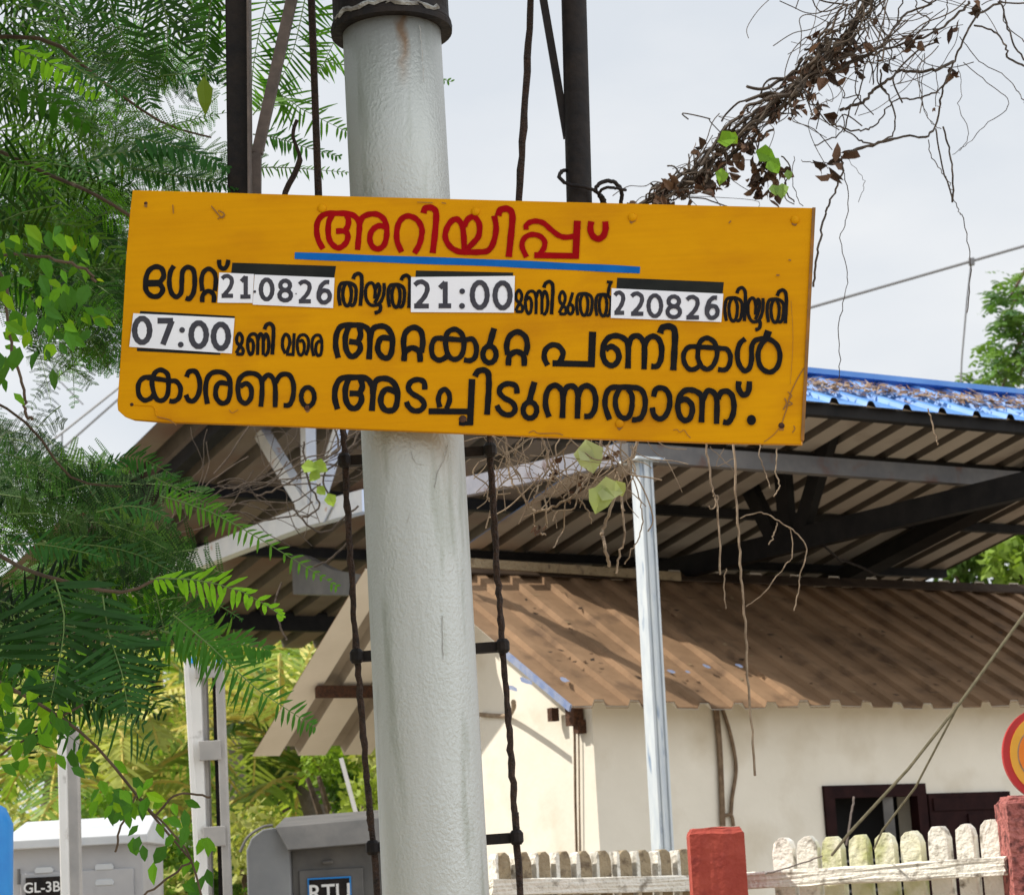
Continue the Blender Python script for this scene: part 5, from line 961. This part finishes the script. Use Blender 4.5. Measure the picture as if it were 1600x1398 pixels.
obj('twig', TB, mat('green_leaf_stalk', (.09, .17, .04), (.13, .2, .06), 20), ft)
LV.build('crown', mLeaf, ft)
# broad-leaved climber mixed in
LV = Leaves(); bl = thing('broadleaf_climber', 'climber with oval bright green leaves hanging among the fronds, left of the board', 'climber', at(60, 480, 4.0))
def cluster(n, x0, x1, y0, y1, Y, l0, l1, cols, ok=None):
    for i in range(n):
        x, y = random.uniform(x0, x1), random.uniform(y0, y1)
        if ok and not ok(x, y): continue
        a = random.uniform(.4, 2.4); d = np.array([math.cos(a), random.uniform(-.6, .6), -math.sin(a)]); nr = unit(np.array([random.uniform(-.6, .6), -1, random.uniform(-.2, .9)])); l = random.uniform(l0, l1)*px(Y)
        LV.quads(blade(at(x, y, Y+random.uniform(-.25, .25)), d, nr, l, l*random.uniform(.42, .6), .15), np.array(cols[random.randrange(len(cols))])*random.uniform(.8, 1.2))
GC = [(.08, .24, .02), (.14, .34, .02), (.06, .18, .025), (.22, .42, .015)]
cluster(75, 0, 150, 350, 560, 4.0, 22, 44, GC, lambda x, y: y < 560-(x-40)**2*.004); cluster(16, 60, 150, 440, 500, 4.0, 20, 36, GC); cluster(14, 0, 60, 540, 620, 4.0, 24, 50, GC[:3], lambda x, y: x < 30 or y < 560)
for x, y, a, sz, c in ((82, 575, 1.5, 36, (.06, .16, .02)), (72, 545, 1.3, 22, (.05, .14, .02)), (10, 555, 1.9, 56, (.07, .18, .02)), (120, 382, 2.2, 16, (.35, .4, .01)), (150, 436, .3, 14, (.3, .42, .01)), (125, 395, .9, 26, (.16, .36, .02)), (95, 420, 1.2, 26, (.12, .34, .02)), (318, 118, 1.55, 66, (.13, .2, .015))):
    p = at(x, y, 3.95); LV.quads(blade(p, (math.cos(a), .1, -math.sin(a)), (.2, -1, .3), sz*px(3.95), sz*.42*px(3.95), .12), c)
LV.build('foliage', mLeaf, bl)
m_ = MB(); m_.tube(wob([at(-40, 380, 4.1), at(8, 440, 4.0), at(12, 520, 4.0), at(35, 600, 4.0), at(40, 640, 4.0), at(50, 655, 4.0)], .002), .003, 5); m_.tube(wob([at(-40, 400, 4.1), at(60, 400, 4.0), at(130, 420, 4.0), at(150, 440, 4.0)], .002), .003, 5); obj('stem', m_, mBark, bl)
LV = Leaves(); sh = thing('broadleaf_shrub', 'thin twigs with oval green leaves in front of the GL-3B cabinet', 'shrub', at(230, 1398, 4.2)*np.array([1, 1, 0]))
cluster(60, 150, 330, 1230, 1400, 4.25, 22, 40, GC[:3], lambda x, y: abs(y-(1240+(x-200)*.9)) < 70); cluster(40, 0, 130, 1000, 1220, 4.2, 24, 46, GC, lambda x, y: y < 1230-x*.5); cluster(70, 40, 290, 1085, 1260, 4.3, 20, 36, GC, lambda x, y: abs(y-(1075+x*.75)) < 45)
LV.build('foliage', mLeaf, sh)
m_ = MB()
for P in ([(330, 1500), (300, 1345), (240, 1270), (215, 1240)], [(300, 1345), (250, 1380), (200, 1420)], [(240, 1275), (280, 1240), (330, 1245)], [(215, 1240), (190, 1290), (180, 1330)], [(0, 1180), (60, 1140), (130, 1100)]): m_.tube(wob([at(x, y, 4.28) for x, y in P], .0015), .0022, 5)
q = at(330, 1500, 4.28); m_.tube([q, (q[0]+.05, q[1], 0)], .004, 5); obj('stem', m_, mBark, sh)

# ------------------------------------------------------------------ palms, bushes and trees behind
PG = [np.array(c) for c in ((.33, .42, .07), (.22, .34, .05), (.42, .46, .12), (.12, .23, .035), (.5, .47, .14))]
def palm(x, yc, Y, lean, n, L_, label, crown=2.6, cols=PG):
    c = at(x, yc, Y); b0 = np.array([c[0]+lean, Y, 0]); t_ = thing('coconut_palm', label, 'palm', b0, 'palms behind the cabinets')
    k = MB(); C = crom([b0, b0*.6+c*.4+np.array([lean*.2, 0, 0]), c], 6); k.tube(C, np.linspace(.17, .11, len(C)), 10, .05); obj('trunk', k, mPalmBark, t_, smooth=True)
    LVp = Leaves(); TBp = MB()
    for i in range(n):
        a = i*2.4+random.random(); el = random.uniform(-.5, .95); d = np.array([math.cos(a)*math.cos(el), math.sin(a)*math.cos(el), math.sin(el)]); l = L_*random.uniform(.75, 1.1)
        P = [c, c+d*l*.35+np.array([0, 0, .05*l]), c+d*l*.7+np.array([0, 0, -.06*l]), c+d*l*np.array([.92, .92, .9])+np.array([0, 0, -.38*l])]
        frond(LVp, TBp, P, np.array([-math.sin(a), math.cos(a), random.uniform(-.3, .3)]), l*.24, 36, cols[random.randrange(len(cols))], fwd=.7, wid=.032, rr=.025)
    obj('frond_stalk', TBp, mat('yellow_frond_stalk', (.5, .4, .06), (.42, .38, .08), 5), t_); LVp.build('frond', mPalmLeaf, t_); return t_
palm(445, 1125, 21, .9, 16, 2.7, 'coconut palm with pale yellowing fronds, behind the RTU cabinet')
palm(225, 1130, 23, -.5, 17, 2.9, 'coconut palm with broad drooping fronds, behind the battened post')
palm(95, 1190, 19, -.3, 15, 2.1, 'small yellow green palm at the left edge, behind the channel post')
palm(190, 1250, 17, .2, 13, 1.5, 'short pale palm low behind the GL-3B cabinet roof')
palm(480, 1215, 18, .5, 13, 1.5, 'short palm with hanging fronds close above the RTU cabinet')
palm(350, 1075, 27, .3, 18, 3.2, 'farthest coconut palm, showing green fronds above the other palms')
def bush(name, label, cat, c, r, n, l0, l1, cols, group=None, trunk=True, sub=14, parent=None):
    c = np.array(c, float); r = np.array(r, float); t_ = thing(name, label, cat, (c[0], c[1], 0), group)
    if trunk:
        k = MB(); P0 = np.array([c[0], c[1], 0]); k.tube(crom([P0, P0*.5+c*.5+np.array([.1, 0, 0]), c+np.array([0, 0, r[2]*.3])], 5), np.linspace(.12, .04, 11), 8)
        for i in range(6):
            a = random.random()*6.28; k.tube([c*.6+P0*.4, c+np.array([math.cos(a)*r[0]*.6, math.sin(a)*r[1]*.6, random.uniform(-.2, .5)*r[2]])], [.05, .015], 5)
        obj('trunk', k, mBark, t_)
    LVb = Leaves(); cc = rng.normal(0, 1, (sub, 3)); cc /= np.linalg.norm(cc, axis=1)[:, None]; cc = c+cc*r*rng.uniform(.35, .95, (sub, 1)); rs_ = rng.uniform(.22, .45, sub)*r.mean()
    w_ = rng.integers(0, sub, n); dd = rng.normal(0, 1, (n, 3)); dd /= np.linalg.norm(dd, axis=1)[:, None]; P = cc[w_]+dd*(rs_[w_]*rng.random(n)**.35)[:, None]*np.array([1, 1, .8])
    P[:, 2] = np.maximum(P[:, 2], .05)
    d = rng.normal(0, 1, (n, 3))+np.array([0, 0, -.4]); d /= np.linalg.norm(d, axis=1)[:, None]; s2 = np.cross(d, rng.normal(0, 1, (n, 3))); s2 /= np.linalg.norm(s2, axis=1)[:, None]
    l = rng.uniform(l0, l1, (n, 1)); Q = np.stack([P, P+d*l*.5-s2*l*.28, P+d*l, P+d*l*.5+s2*l*.28], 1)
    base_c = np.array(cols)[rng.integers(0, len(cols), sub)][w_]*rng.uniform(.75, 1.25, (n, 1)); LVb.quads(Q, base_c); LVb.build('crown', mLeaf, t_); return t_
BG = [(.14, .26, .03), (.24, .36, .05), (.09, .18, .03), (.34, .42, .08), (.4, .42, .13)]
for i, (x, y, Y, r, lab) in enumerate(((60, 1400, 13, (1.0, .8, .5), 'low leafy bush behind the GL-3B cabinet'), (300, 1410, 14, (.9, .8, .4), 'pale green bush between the battened post and the cabinet'), (430, 1390, 13, (.8, .7, .4), 'bush just left of the RTU cabinet hood'), (575, 1300, 14, (.6, .6, .8), 'bright green bush behind the RTU cabinet, beside the mast'))):
    bush('bush', lab, 'bush', at(x, y, Y), r, 8000, .03, .075, BG, 'bushes behind the cabinets')
for i, (x, y, Y, r, lab) in enumerate(((-120, 1080, 30, (3, 2, 2.6), 'leafy tree at the far left edge behind the palms'), (180, 1120, 32, (2.6, 2, 2.2), 'rounded tree far behind the battened post'), (430, 1130, 30, (2.4, 2, 1.9), 'tree far behind the hut, under its beige roof corner'), (640, 1180, 32, (2.6, 2, 2.2), 'tree far behind the silver mast'))):
    bush('leafy_tree', lab, 'tree', at(x, y, Y), r, 9000, .1, .24, [(.07, .14, .02), (.11, .19, .03), (.18, .26, .05), (.04, .08, .015)], 'trees beyond the palms')
bush('leafy_tree', 'rounded green tree seen under the right end of the canopy', 'tree', at(1590, 880, 24), (1.5, 1.2, 1.3), 6000, .1, .2, [(.13, .22, .03), (.2, .3, .05), (.08, .15, .03)], 'trees beyond the canopy')
RT = thing('airy_tree', 'tall tree with layered feathery foliage at the right edge, above the blue roof', 'tree', at(1680, 1300, 26)*np.array([1, 1, 0]), 'trees beyond the canopy')
k = MB(); b0 = np.array(RT.location); tp = at(1700, 440, 26); k.tube(crom([b0, b0*.4+tp*.6, tp], 6), np.linspace(.22, .06, 13), 8)
for q in ((1580, 460), (1560, 520), (1590, 600), (1640, 420), (1560, 620)): e = at(*q, 26); k.tube(crom([b0*.35+tp*.65, (tp+e)/2+np.array([0, 0, .2]), e], 4), np.linspace(.06, .012, 9), 6)
obj('trunk', k, mBark, RT)
LV = Leaves()
for i in range(210):
    x, y, sx_, sy_ = random.choice([(1610, 445, 40, 12), (1590, 470, 30, 18), (1600, 500, 30, 10), (1580, 500, 22, 8), (1600, 540, 36, 12), (1575, 555, 24, 10), (1600, 580, 34, 10), (1570, 590, 30, 9), (1650, 480, 40, 50), (1660, 580, 40, 30)])
    c = at(random.gauss(x, sx_), random.gauss(y, sy_), 26+random.uniform(-.6, .6)); a = random.random()*6.28; d = np.array([math.cos(a), math.sin(a), -.35]); l = random.uniform(.25, .5)
    frond(LV, None, [c, c+d*l*.5+np.array([0, 0, .05]), c+d*l], np.array([-math.sin(a), math.cos(a), .2]), .11, 9, np.array([(.1, .2, .05), (.14, .25, .05), (.07, .15, .05)][i % 3]), wid=.04)
LV.build('crown', mLeaf, RT)
